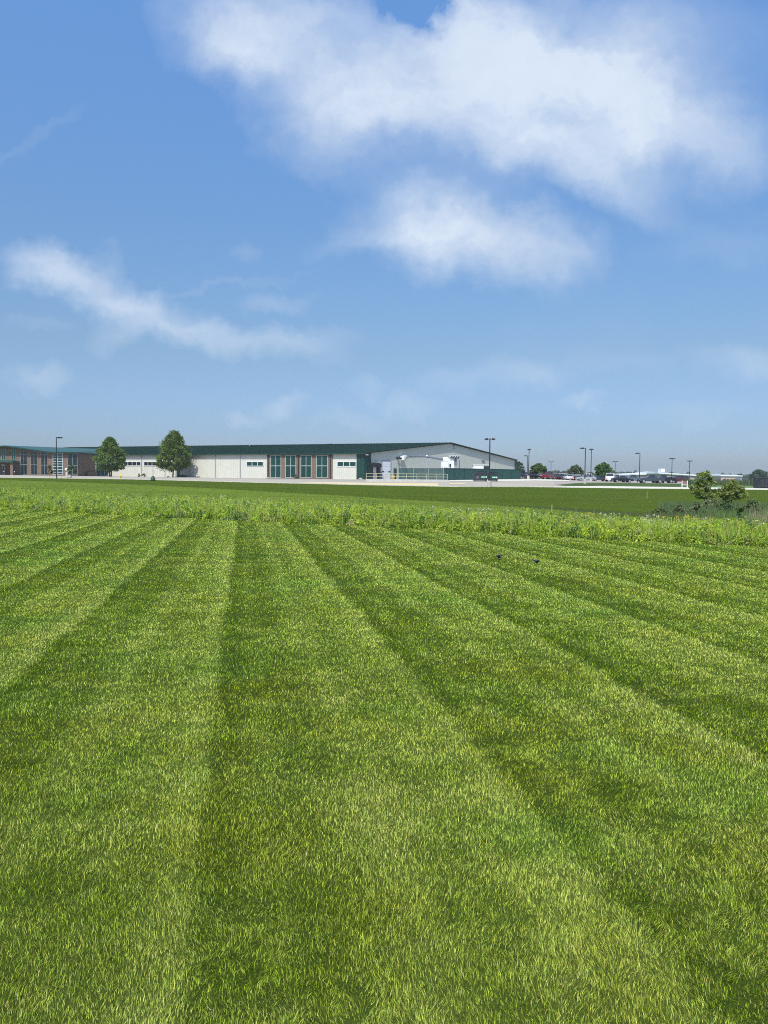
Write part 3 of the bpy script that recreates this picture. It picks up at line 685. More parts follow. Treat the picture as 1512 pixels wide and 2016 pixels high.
# front siding with ribs
m = MB(); u1 = FF.u(701.6); m.box(0, u1, 0, .3, -.6, EZ)
u = .3
bays = []
for a, b in ((526.2, 654.3),): bays.append((FF.u(a), FF.u(b)))
while u < u1:
    if not (bays[0][0] - .1 < u < bays[0][1]): m.box(u, u + .14, -.05, 0, -.6, EZ - .05)
    u += .62
fpart(FF, 'front_wall', m, M_white)
m = MB(); m.box(u1, uC, -.12, .3, -.6, EZ); u = u1 + .1
while u < uC - .1: m.box(u, u + .12, -.19, -.12, -.6, EZ - .05); u += .4
fpart(FF, 'corner_panel', m, M_green, label='dark green ribbed corner panel')
# brick section
m = MB(); m.box(bays[0][0], bays[0][1], -.25, 0, -.6, EZ - .02); fpart(FF, 'brick_panel', m, M_brick, label='red brick bay between the tall green windows')
def window(fr, px0, py0, px1, py1, nx, ny, off, glass, fmat=None, fw_=.10, dep=.08, splits=None):
    ua, za = fr.uz(px0, py0); ub, zb = fr.uz(px1, py1); zb = min(zb, za - .3)
    zt = fr.uz((px0 + px1) / 2, py0)[1]; zbm = fr.uz((px0 + px1) / 2, py1)[1]; za, zb = zt, zbm
    m = MB(); y0, y1 = off - dep, off
    m.box(ua, ub, y0, y1, za - fw_, za).box(ua, ub, y0, y1, zb, zb + fw_)
    m.box(ua, ua + fw_, y0, y1, zb + fw_, za - fw_).box(ub - fw_, ub, y0, y1, zb + fw_, za - fw_)
    for i in range(1, nx): x = ua + (ub - ua) * i / nx; m.box(x - fw_ * .5, x + fw_ * .5, y0 + .002, y1, zb + fw_, za - fw_)
    for j in (splits if splits is not None else [k / ny for k in range(1, ny)]):
        z = zb + (za - zb) * j; m.box(ua + fw_, ub - fw_, y0 - .003, y1 - .005, z - fw_ * .6, z + fw_ * .6)
    w_ = fpart(fr, 'window', m, fmat or M_frame)
    g_ = MB().box(ua + .02, ub - .02, off - .03, off - .01, zb + .02, za - .02); fpart(fr, 'pane', g_, glass, w_)
    return w_
for a, b in ((533.6, 554.2), (562.8, 583.5), (592.8, 613.9), (623.4, 645.7)): window(FF, a, 896.2, b, 940.8, 2, 2, -.25, M_glass, M_wlight, .11, splits=[.53])
window(FF, 244, 908.8, 277.5, 917, 4, 1, -.05, M_dkglass, M_trimw, .10)
window(FF, 283.8, 908.8, 316, 917.2, 4, 1, -.05, M_dkglass, M_trimw, .10)
window(FF, 485.3, 908.4, 518.5, 918.0, 3, 1, -.05, M_glass, M_trimw, .12)
window(FF, 663.3, 908.3, 700.8, 918.8, 3, 1, -.05, M_glass, M_trimw, .12)
for px in (279, 325, 373.6, 424.3, 473.2):
    u = FF.u(px); fpart(FF, 'downspout', MB().box(u - .08, u + .08, -.2, -.05, -.3, EZ - .1), M_galv)
for px in (528.8, 588.1, 650.9):
    u = FF.u(px); fpart(FF, 'downspout', MB().box(u - .12, u + .12, -.4, -.25, -.3, EZ - .1), M_black, label='dark downspout on the brick bay')
ua = FF.u(348.7); ub = FF.u(354.6); m = MB().box(ua, ub, -.12, 0, -.1, 2.4); d = fpart(FF, 'door', m, M_rooflt, label='small green service door'); fpart(FF, 'handle', MB().box(ub - .2, ub - .12, -.17, -.12, 1., 1.15), M_galv, d)
# gable wall (pentagon)
RZ = 10.5 - FB
m = MB(); ug = FG.u(729.7)
m.prism([(ug, -.6), (GL, -.6), (GL, EZ), (GL / 2, RZ), (ug, EZ + (RZ - EZ) * ug / (GL / 2))], 0, .3)
u = ug + .3
while u < GL - .3:
    zt = EZ + (RZ - EZ) * (1 - abs(u - GL / 2) / (GL / 2)); m.box(u, u + .14, -.025, 0, -.6, zt - .25); u += .9
fpart(FG, 'gable_wall', m, M_gable)
m = MB(); m.prism([(0, -.6), (ug, -.6), (ug, EZ + (RZ - EZ) * ug / (GL / 2)), (0, EZ)], -.03, .3); u = .3
while u < ug - .2: m.box(u, u + .14, -.1, -.03, -.6, EZ - .05); u += .55
fpart(FG, 'corner_panel', m, M_dkgreen)
m = MB().box(GL, GL + .9, -.3, .5, -.6, EZ); fpart(FG, 'corner_panel', m, M_green)
# hidden rear walls
BL = 130.
m = MB().box(GL - .3, GL, .3, BL, -.6, EZ); fpart(FG, 'rear_wall', m, M_gable)
# roof
def v3(p2, z): return (p2.x - C0.x, p2.y - C0.y, z - FB)
dirL = -DF; Rg = C0 + DGv * (GL / 2); Rr = GR
ov = .5
def roofpt(base, along, z): q = base + along; return v3(q, z)
LL = 150
eF = C0 - DGv * .6 - dirL * .6; eR = Rg - dirL * .6; eB = GR + DGv * .6 - dirL * .6
m = MB(); zt = .22; ze = EAVE - .05; zr = 10.62
P1 = [v3(eF, ze), v3(eR, zr), v3(eB, ze)]; P2 = [v3(eF + dirL * LL, ze), v3(eR + dirL * LL, zr), v3(eB + dirL * LL, ze)]
vs = P1 + P2 + [(x, y, z + zt) for (x, y, z) in P1 + P2]
m.add(vs, [(6, 7, 10, 9), (7, 8, 11, 10), (0, 3, 4, 1), (1, 4, 5, 2), (0, 1, 7, 6), (1, 2, 8, 7), (3, 9, 10, 4), (4, 10, 11, 5), (0, 6, 9, 3), (2, 5, 11, 8)])
roof = m.build('roof', M_roof, fac)
# standing seams and ridge cap
m = MB(); nrm = .06
for k in range(0, 148):
    s_ = .5 + k * 1.0; a = eF + dirL * s_; b = eR + dirL * s_
    A = Vector(v3(a, ze + zt)); B = Vector(v3(b, zr + zt)); dd = Vector((dirL.x, dirL.y, 0)) * .03
    m.add([A - dd, A + dd, B + dd, B - dd, A + Vector((0, 0, .06)), B + Vector((0, 0, .06))], [(0, 3, 5, 4), (1, 4, 5, 2), (0, 4, 1)])
m.build('seam', M_roof, roof)
m = MB(); A = v3(eF - DGv * .05, ze - .1); B = v3(eF - DGv * .05 + dirL * LL, ze - .1); n2 = DGv * -.16
m.add([A, B, (B[0] + n2.x, B[1] + n2.y, B[2]), (A[0] + n2.x, A[1] + n2.y, A[2])] + [(p[0], p[1], p[2] + .2) for p in (A, B, (B[0] + n2.x, B[1] + n2.y, B[2]), (A[0] + n2.x, A[1] + n2.y, A[2]))],
      [(0, 1, 2, 3), (4, 7, 6, 5), (0, 4, 5, 1), (2, 6, 7, 3), (0, 3, 7, 4), (1, 5, 6, 2)]); m.build('gutter', M_green, roof)
# flashing where two roof stretches meet
sA = (C0 - Vector((xat(494, 196), 196))).length; A = eF + dirL * (sA + 2); B = eR + dirL * 38
m = MB(); a = Vector(v3(A, ze + zt)); b = Vector(v3(B, zr + zt)); dd = Vector((dirL.x, dirL.y, 0)) * .28
m.add([a - dd, a + dd, b + dd, b - dd, a - dd + Vector((0, 0, .15)), a + dd + Vector((0, 0, .10)), b + dd + Vector((0, 0, .10)), b - dd + Vector((0, 0, .15))], [(4, 5, 6, 7), (0, 4, 7, 3), (1, 2, 6, 5), (0, 1, 5, 4)])
m.build('flashing', M_rooflt, roof)
q = eR + dirL * 62 - DGv * 6; m = MB(); a = v3(q, 10.1); m.tube(a, (a[0], a[1], a[2] + .9), .12); m.build('vent_pipe', M_galv, roof)
# things on the gable
u0_, z1_ = FG.uz(750.4, 907); u1_, z0_ = FG.uz(767.4, 943)
def gdoor(px0, px1, py0, py1, mat, off=-.05, slots=(), lab=None, frame=None, seal=None):
    ua, za = FG.uz(px0, py0); ub, zb = FG.uz(px1, py1)
    m = MB().box(ua, ub, off - .06, off, zb, za)
    n = max(2, int((za - zb) / .6))
    for k in range(1, n): z = zb + (za - zb) * k / n; m.box(ua + .02, ub - .02, off - .075, off - .06, z - .02, z + .02)
    d = fpart(FG, 'dock_door', m, mat, label=lab)
    fm = MB(); w_ = .18
    fm.box(ua - w_, ua, off - .1, off, zb, za + w_).box(ub, ub + w_, off - .1, off, zb, za + w_).box(ua, ub, off - .1, off, za, za + w_)
    fpart(FG, 'frame', fm, frame or M_gable, d)
    for (fx, fz) in slots:
        x = ua + (ub - ua) * fx; z = zb + (za - zb) * fz; fpart(FG, 'pane', MB().box(x - .33, x + .33, off - .085, off - .061, z - .16, z + .16), M_black, d)
    return d
gdoor(750.8, 767.2, 907.8, 943.3, M_trimw, slots=((.12, .42), (.86, .42)), lab='tall white overhead door', frame=M_duct)
gdoor(730.3, 738, 916.5, 942.8, M_trimw, off=-.12, slots=((.5, .42),), lab='narrow white loading door inside a black dock seal')
ua, za = FG.uz(724.8, 911.2); ub, zb = FG.uz(743.8, 942.6); m = MB(); ia = FG.u(729.6); ib = FG.u(738.7)
m.box(ua, ia - .1, -.75, -.12, zb, za - .5).box(ib + .1, ub, -.75, -.06, zb, za - .5); m.prism([(ua, za - 1.), (ub, za - 1.), (ub, za - .2), (ub - .5, za), (ua + .5, za), (ua, za - .2)], -1., -.12)
fpart(FG, 'dock_seal', m, M_black)
ua, za = FG.uz(774, 922); ub, zb = FG.uz(779.3, 943.8); d = fpart(FG, 'door', MB().box(ua, ub, -.12, 0, zb, za), M_dkgreen, label='dark green personnel door'); fpart(FG, 'handle', MB().box(ua + .1, ua + .2, -.18, -.12, zb + 1, zb + 1.15), M_galv, d)
# exhaust hood
def hood(px, py, wpx, lab):
    u_, z_ = FG.uz(px, py); w_ = wpx * 190 / F
    m = MB(); m.prism([(u_, z_), (u_ + w_, z_ + .25), (u_ + w_ + .15, z_ - .1), (u_ + w_ * .35, z_ - .95), (u_, z_ - .85)], -1.5, -.3)
    a = fpart(FG, 'exhaust_hood', m, M_trimw, label=lab)
    fpart(FG, 'grille', MB().prism([(u_ + w_ + .17, z_ - .12), (u_ + w_ + .05, z_ + .02), (u_ + w_ * .30, z_ - .80), (u_ + w_ * .36, z_ - .98)], -1.52, -.4), M_black, a)
    fpart(FG, 'duct', MB().tube((u_ - .9, -.1, z_ - .45), (u_ + .2, -.8, z_ - .45), .18).box(u_ - 1.1, u_ - .7, -.3, 0, z_ - .7, z_ - .15), M_black, a)
hood(785, 898.5, 9, 'white slanted exhaust hood above the gable doors')
u_, z_ = FG.uz(782, 915); fpart(FG, 'vent_pipe', MB().path([(u_, -.5, 0), (u_, -.5, z_ + .2), (u_ - .7, -.5, z_ + .3)], .14), M_duct)
u_, z_ = FG.uz(761.5, 901.5); fpart(FG, 'wall_lamp', MB().box(u_ - .25, u_ + .25, -.35, 0, z_, z_ + .22), M_galv)
u_, z_ = FG.uz(719.3, 896.3); fpart(FG, 'wall_lamp', MB().box(u_ - .35, u_ + .35, -.5, -.1, z_, z_ + .3), M_trimw)
u_, z_ = FG.uz(950.5, 908.3); fpart(FG, 'louvre', MB().box(u_ - 1.1, u_ + .6, -.2, 0, z_, z_ + .3), M_duct)
u_, z_ = FG.uz(892, 878.5); fpart(FG, 'wall_lamp', MB().box(u_ - .2, u_ + .2, -.3, 0, z_, z_ + .3), M_duct)
fpart(FG, 'wall_lamp', MB().box(u_ - .2, u_ + .2, -.3, 0, z_ - .7, z_ - .4), M_duct)

# ---- brick entrance wing, part of the same building
WD = 200.
def wz(px, py, Y=WD): return zat(px, py, Y)
Wo = Vector((xat(-80, WD), WD)); Wd = Vector((1, 0)); FW = Frame(Wo, Wd, FB)
wu = FW.u
def topz(px): return np.interp(px, [-80, 10, 97, 153, 400], [7.0, 8.45, 7.0, 7.0, 7.0]) - FB
m = MB(); us = [wu(p) for p in (-80, 10, 97, 153)]
m.prism([(us[0], -.4), (us[3], -.4), (us[3], 7.0 - FB), (us[2], 7.0 - FB), (us[1], 8.4 - FB), (us[0], 7.0 - FB)], 0, .4)
fpart(FW, 'brick_wall', m, M_brick)
Wa = Vector((xat(153, WD), WD)); Wb = Vector((xat(190, 214), 214)); FW2 = Frame(Wa, line_dir(Wa, Wb), FB); L2 = (Wb - Wa).length
fpart(FW2, 'brick_wall', MB().box(0, L2 * .86, 0, .4, -.4, 7.0 - FB).box(L2 * .86, L2, .3, .6, -.4, 6.8 - FB).box(L2 * .42, L2 * .86, -.6, -.003, -.4, 1.3), M_brick)
def wwin(a, b, top, bot, nx, splits, glass, fm=None, n=''):
    w_ = window(FW, a, top, b, bot, nx, 1, -.003, glass, fm or M_wframe, .075, splits=splits); return w_
wwin(3.6, 12, 884, 905.6, 2, [.4], M_glass); wwin(23, 32, 884, 905.6, 2, [.45], M_glass)
wwin(41, 54.2, 886.5, 934.8, 2, [.42, .82], M_dkglass); wwin(61, 74, 888, 934.8, 2, [.42, .84], M_dkglass); wwin(81, 94.6, 889.5, 934.8, 2, [.42, .87], M_dkglass)
wwin(104.5, 124, 892, 934.8, 2, [.12, .25, .38, .5, .62, .73, .86], M_glass, M_trimw); wwin(133.3, 152.7, 893, 935, 2, [.45], M_dkglass)
wwin(20, 32, 913, 935, 1, [.9], M_dkglass); wwin(0, 9.5, 914, 935, 2, [.9], M_dkglass, M_trimw); wwin(-20, -4, 886, 935, 2, [.5], M_glass); wwin(-45, -27, 889, 935, 2, [.5], M_glass)
ua = FF.u(189); ub = FF.u(214)
window(FF, 190.5, 915, 214, 935.8, 3, 1, -.05, M_glass, M_trimw, .12)
# entrance canopy
fpart(FW, 'entrance_canopy', MB().prism([(wu(-30), 3.55), (wu(40), 3.45), (wu(38), 3.95), (wu(5), 4.15), (wu(-30), 4.15)], -4, -.003), M_rooflt, label='flat green canopy over the entrance')
for p in (11, 36): fpart(FW, 'pier', MB().box(wu(p - 2.5), wu(p + 2.5), -3.6, -2.9, -.4, 3.44), M_brick)
# wing roof: rake of the low entrance gable, then the eave running to the long facade
fe = [(-80, 199., 7.0), (10, 198.4, 8.55), (97, 199., 7.08), (153, 199.2, 7.08), (191.5, 213.5, 6.98)]
bk = [(-80, 226, 880.), (10, 212, 876.9), (97, 232, 880.2), (153, 240, 882.4), (236, 243, 884.6)]
m = MB(); A = []; B = []
for (p, Y, z) in fe: A.append((xat(p, Y) - C0.x, Y - C0.y, z - FB))
for (p, Y, py) in bk: B.append((xat(p, Y) - C0.x, Y - C0.y, zat(p, py, Y) - FB))
n = len(A); low = [(x, y + .05, z - .32) for x, y, z in A]
m.add(A + B, [(i, i + 1, n + i + 1, n + i) for i in range(n - 1)]); wr = m.build('roof', M_rooflt, fac); wr['label'] = 'paler green roof over the brick wing'
m = MB(); m.add(A + low + [(x, y + 1.2, z) for x, y, z in low], [(i, i + 1, n + i + 1, n + i) for i in range(n - 1)] + [(n + i, n + i + 1, 2 * n + i + 1, 2 * n + i) for i in range(n - 1)])
m.build('fascia', M_green, wr)

# ------------------------------------------------------------------ yard objects beside the gable
def pipe_between(mb, a, b, r, n=10): mb.tube(a, b, r, None, n)
# retaining wall with handrail
RY = 148.; zw = zat(800, 943.8, RY)
X0, X1 = xat(720, RY), xat(881, RY)
t = thing('retaining_wall', 'long low concrete retaining wall under the cream handrail', 'wall', (X0, RY, hz(X0, RY)))
zb_ = hz((X0 + X1) / 2, RY) - .4
MB().box(0, X1 - X0, 0, .35, zb_ - t.location.z, zw - t.location.z).build('wall', M_conc, t, bevel=.02)
MB().box(X1 - X0 - .001 + .003, X1 - X0 + .35, -.0, 8, zb_ - t.location.z, zw - t.location.z - .1).build('return_wall', M_conc, t)
t = thing('handrail', 'cream painted two rail safety railing on the concrete wall by the gable', 'railing', (X0, RY + .17, zw))
L = X1 - X0
for zz in (.52, 1.06): MB().tube((0, 0, zz), (L, 0, zz), .04).build('rail', M_rail, t)
for px in (720.4, 740.3, 761, 780.5, 799.8, 820.2, 839.5, 859.4, 880): x = xat(px, RY) - X0; MB().tube((x, 0, 0), (x, 0, 1.06), .045, None, 8).build('post', M_rail, t)
# screen fence: see-through meshed stretch and solid stretch
FT = 3.45
def fence(name, label, pts, mat, slat, gap, postm, zt=FT):
    X, Y = xat(pts[0][0], pts[0][1]), pts[0][1]; t = thing(name, label, 'fence', (X, Y, hz(X, Y)))
    sm = MB(); 
    for (pa, Ya), (pb, Yb) in zip(pts, pts[1:]):
        a = Vector((xat(pa, Ya), Ya)); b = Vector((xat(pb, Yb), Yb)); d = b - a; Ln = d.length; d.normalize(); nn = Vector((-d.y, d.x)); k = 0.
        while k < Ln:
            p = a + d * k; q = a + d * min(k + slat, Ln); z0 = hz(p.x, p.y) + .05 - t.location.z
            vs = []
            for c in (p, q):
                for s_ in (0, .03): w_ = c + nn * s_ - Vector((X, Y)); vs += [(w_.x, w_.y, z0), (w_.x, w_.y, zt - t.location.z)]
            sm.add(vs, [(0, 4, 5, 1), (2, 3, 7, 6), (0, 1, 3, 2), (4, 6, 7, 5), (1, 5, 7, 3)]); k += slat + gap
        nP = max(2, int(Ln / 3.2))
        for i in range(nP + 1):
            p = a + d * (Ln * i / nP) - nn * .08 - Vector((X, Y)); z0 = hz(p.x + X, p.y + Y) - t.location.z
            MB().tube((p.x, p.y, z0 - .1), (p.x, p.y, zt - t.location.z + .05), .05, None, 6).build('post', postm, t)
        p = a - nn * .05 - Vector((X, Y)); q = b - nn * .05 - Vector((X, Y)); MB().tube((p.x, p.y, zt - t.location.z), (q.x, q.y, zt - t.location.z), .04, None, 6).build('rail', postm, t)
    sm.build('slats', mat, t); return t
fence('slatted_fence', 'see-through green slatted fence with galvanised posts behind the handrail', [(785, 172), (873, 166)], M_fence, .11, .045, M_galv)
fence('screen_fence', 'tall solid dark green privacy fence behind the two black dumpsters', [(873.5, 165.5), (1023, 183)], M_fence, .24, .012, M_dkgreen)
# dust collector with long duct
DX, DY = xat(882, 178), 178; t = thing('dust_collector', 'white dust collector behind the fence with a long grey duct to the gable', 'machine', (DX, DY, hz(DX, DY)))
zo = t.location.z
def q3(px, py, Y=178.): v = P(px, py, Y); return (v.x - DX, v.y - DY, v.z - zo)
def bx(px0, py0, px1, py1, Ya, Yb):
    a = q3(px0, py0); b = q3(px1, py1); return MB().box(a[0], b[0], Ya - DY, Yb - DY, b[2], a[2])
o = bx(868, 908.8, 882, 921.5, 176.5, 179); o.build('housing', M_trimw, t)
bx(882.3, 902.5, 893, 922, 176.8, 179.5).build('housing', M_trimw, t)
bx(884, 913.3, 887, 920, 176.7, 176.78).build('hatch', M_black, t)
m = MB(); a = q3(872.5, 904.6); b = q3(882, 904.6); m.tube(a, (b[0], b[1], b[2]), .52, .45, 16); m.build('drum', M_trimw, t, smooth=False)
m = MB(); a = q3(884, 907.5); m.tube(a, (a[0] + .1, a[1] - 1.2, a[2]), .4, .35, 12); m.build('blower', M_trimw, t)
for k in range(3): a = q3(869.5 + k * 4, 913.6); MB().tube((a[0], -1.6, 0), (a[0], -1.6, a[2] - .6), .06).build('leg', M_galv, t)
m = MB(); a = q3(890, 903); b = q3(898.5, 918)
m.add([(a[0], -1, a[2]), (b[0], -1, a[2]), (b[0], -1, b[2]), (a[0] + .5, -1, b[2] + .4), (a[0], .3, a[2]), (b[0], .3, a[2]), (b[0], .3, b[2]), (a[0] + .5, .3, b[2] + .4)], [(0, 3, 2, 1), (4, 5, 6, 7), (0, 1, 5, 4), (1, 2, 6, 5), (2, 3, 7, 6), (3, 0, 4, 7)])
m.build('hopper', M_duct, t)
a = q3(884, 896.6); b = q3(905.5, 897.4); c = q3(902, 903.6); d = q3(883.5, 901)
hb = MB().add([(a[0], -1.6, a[2]), (b[0], -1.6, b[2]), (c[0], -1.4, c[2]), (d[0], -1.4, d[2]), (a[0], .6, a[2]), (b[0], .6, b[2]), (c[0], .6, c[2]), (d[0], .6, d[2])], [(0, 3, 2, 1), (4, 5, 6, 7), (0, 1, 5, 4), (1, 2, 6, 5), (2, 3, 7, 6), (3, 0, 4, 7)]).build('hood', M_trimw, t)
for k in range(4):
    s0 = q3(887.5 + k * 4.6, 898.6); s1 = q3(884.8 + k * 4.6, 902.2 + k * .35)
    MB().add([(s0[0], -1.63, s0[2]), (s0[0] + .30, -1.63, s0[2]), (s1[0] + .30, -1.56, s1[2]), (s1[0], -1.56, s1[2]), (s0[0], -1.5, s0[2]), (s0[0] + .30, -1.5, s0[2]), (s1[0] + .30, -1.45, s1[2]), (s1[0], -1.45, s1[2])], [(0, 3, 2, 1), (0, 1, 5, 4), (1, 2, 6, 5), (2, 3, 7, 6), (3, 0, 4, 7)]).build('slot', M_black, hb)
A = P(806.8, 898.3, 193.); B = P(840, 898.8, 183.); D_ = P(872.5, 904.6, 178.)
m = MB(); lo = Vector((DX, DY, zo)); m.tube(A - lo, B - lo, .24, .24, 12).tube(B - lo, D_ - lo, .24, .26, 12)
du = m.build('duct', M_duct, t); MB().tube(B - lo + Vector((-.15, 0, .02)), B - lo + Vector((.2, 0, .02)), .36, None, 12).build('flange', M_galv, du)
B2 = B - lo; MB().tube((B2.x, B2.y, hz(B.x, B.y) - zo), (B2.x, B2.y, B2.z - .2), .09).build('support_post', M_galv, t)
a = q3(905, 905.5); MB().tube((a[0], 0, 0), (a[0], 0, a[2]), .06).build('support_post', M_duct, t)
# white equipment cabin and dark opening by the gable
Y_ = 190.; a = P(932, 915.5, Y_); b = P(952, 923.5, Y_); X_ = a.x; z_ = hz(X_, Y_)
t = thing('equipment_cabinet', 'white box cabinet with a dark louvred end showing above the green fence', 'cabinet', (X_, Y_, z_))
MB().box(0, b.x - a.x, 0, 3, 0, a.z - z_).build('cabinet', M_trimw, t)
MB().box(b.x - a.x + .003, b.x - a.x + 1.35, .05, 2.9, 0, a.z - z_ - .25).build('louvred_end', M_black, t)
MB().box(-.08, b.x - a.x + 1.4, -.1, 3.1, a.z - z_ + .003, a.z - z_ + .12).build('lid', M_trimw, t)
# dumpsters
DG_ = 'dumpsters by the green fence'
def dumpster(px0, px1, top, Y, label, emblem):
    X = xat(px0, Y); z = hz(X, Y) + .06; t = thing('dumpster', label, 'dumpster', (X, Y, z), 0, DG_)
    L_ = (px1 - px0) * Y / F; H_ = zat(px0, top, Y) - z
    m = MB(); ch = .45 if emblem else .12
    m.prism([(.03, .12), (L_ - .03, .12), (L_, H_ * .8), (L_ - .12, H_), (ch, H_), (0, H_ * .74)], 0, 1.7); m.build('body', M_dump, t, bevel=.02)
    m = MB()
    for k in range(4): x = .35 + k * (L_ - .7) / 3; m.box(x - .04, x + .04, -.05, -.001, .2, H_ * .72)
    m.box(0.02, L_ - .02, -.07, -.001, H_ * .76, H_ * .80); m.build('rib', M_dump, t)
    MB().box(ch, L_ - .14, -.06, 1.74, H_ + .003, H_ + .06).build('lid', M_black, t, bevel=.01)
    for x in (.3, L_ - .3): MB().tube((x, .2, .06), (x, .32, .06), .09, None, 8).build('wheel', M_black, t)
    fx = .68 if emblem else .55; w_ = .42
    lb = MB().box(L_ * fx - w_, L_ * fx + w_, -.09, -.052, H_ * .34, H_ * .55).build('label_plate', M_label, t)
    MB().box(L_ * fx - w_ + .12, L_ * fx + w_ - .12, -.098, -.091, H_ * .42, H_ * .47).build('marking', M_trimw, lb)
    x = L_ * (.90 if emblem else .86); MB().box(x - .09, x + .09, -.09, -.052, H_ * .36, H_ * .52).build('sticker', M_trimw, t)
    if emblem: MB().tube((L_ * .27, -.06, H_ * .40), (L_ * .27, -.02, H_ * .40), .26, None, 16).build('emblem', pmat('faded_emblem', (.10, .12, .14), .5), t)
dumpster(931.8, 958.8, 928.3, 150, 'dark grey dumpster left of the double lamp post, with a round emblem and green label', True)
dumpster(961.8, 979.5, 929.5, 150, 'narrower dark grey dumpster right of the double lamp post, with a green label', False)
X, Y, Z = gpt(1496, 118); t = thing('roll_off_container', 'dark blue grey ribbed waste container cut by the right edge', 'container', (X, Y, Z + .03))
Hh = zat(1496, 940.5, 118) - Z; m = MB(); m.box(0, 4.6, 0, 2.3, .15, Hh - .03); m.build('body', M_dump, t)
m = MB()
for k in range(9): m.box(.1 + k * .53, .2 + k * .53, -.08, -.001, .2, Hh - .15)
m.box(-.05, 4.65, -.1, -.001, Hh - .12, Hh); m.build('rib', M_dump, t); MB().box(-.02, 4.62, .1, 2.2, 0, .147).build('skid', M_black, t)
# yellow bollards and hydrant
for px, Y, lb in ((771.5, 158, 'yellow bollard beside the tall white overhead door'), (775, 160, 'yellow bollard in front of the green personnel door')):
    X, Y, Z = gpt(px, Y); tag(MB().lathe([(.11, 0), (.11, 1.0), (.09, 1.1), (.03, 1.15)]).build('bollard', M_yel, None, (X, Y, Z), smooth=True), lb, 'bollard', 'yellow bollards by the gable')
for px, Y, lb in ((7.7, 185, 'short dark path light left of the entrance doors'), (28.7, 185, 'short dome topped path light by the dark entrance glass')):
    X, Y, Z = gpt(px, Y); t = thing('bollard_light', lb, 'light', (X, Y, Z), 0, 'path lights at the entrance'); MB().lathe([(.12, 0), (.12, .8)]).build('post', M_pole, t); MB().lathe([(.13, .8), (.13, .92), (.10, 1.0), (.02, 1.04)]).build('cap', M_galv, t, smooth=True)
X, Y, Z = gpt(237.2, 136); t = thing('fire_hydrant', 'yellow fire hydrant at the edge of the driveway', 'hydrant', (X, Y, Z + .03))
MB().lathe([(.20, 0), (.20, .06), (.13, .08), (.13, .5), (.17, .53), (.17, .57), (.14, .60), (.09, .72), (.03, .78)]).build('body', M_yel, t, smooth=True)
for s_ in (-1, 1): MB().tube((s_ * .1, 0, .42), (s_ * .26, 0, .42), .07).build('outlet', M_yel, t)
MB().tube((0, -.1, .40), (0, -.26, .40), .09).build('outlet', M_yel, t)
X, Y, Z = gpt(130.5, 192); t = thing('entrance_sign', 'round white sign on a post over a low concrete bin by the entrance glass', 'sign', (X, Y, Z))
MB().tube((0, 0, 0), (0, 0, 1.6), .04).build('post', M_galv, t); MB().tube((0, -.08, 1.75), (0, -.03, 1.75), .32, None, 18).build('sign_face', M_trimw, t)
X, Y, Z = gpt(131.5, 191); tag(MB().lathe([(.28, 0), (.32, .1), (.32, .85), (.22, .95)]).build('litter_bin', M_conc, None, (X, Y, Z)), 'grey concrete litter bin beneath the round white sign', 'bin')
# boulders
def boulder(px, Y, w_, hgt, lb, sd):
    X, Y, Z = gpt(px, Y); r_ = random.Random(sd); m = MB(); secs = []
    for k, (s_, zz) in enumerate(((.8, -.05), (1, .2), (.95, .5), (.7, .8), (.3, 1))):
        secs.append([(math.cos(a * .785) * w_ / 2 * s_ * r_.uniform(.8, 1.15), math.sin(a * .785) * w_ / 2 * s_ * r_.uniform(.7, 1.1), zz * hgt + r_.uniform(-.05, .05) * hgt) for a in range(8)])
    m.loft(secs); tag(m.build('boulder', M_rock, None, (X, Y, Z)), lb, 'boulder', 'landscape boulders')
boulder(389.5, 203, 1.1, .35, 'low grey boulder under the blank white siding', 1); boulder(137, 146, .9, .5, 'pale boulder at the foot of the fuller sapling', 2)
boulder(527, 187, 1.2, .35, 'pale flat boulder at the left edge of the brick bay', 3); boulder(709.5, 176, 1.1, .45, 'pale boulder in front of the green corner panel', 4); boulder(331, 202, .8, .3, 'small brown boulder left of the tall pointed tree trunk', 5)

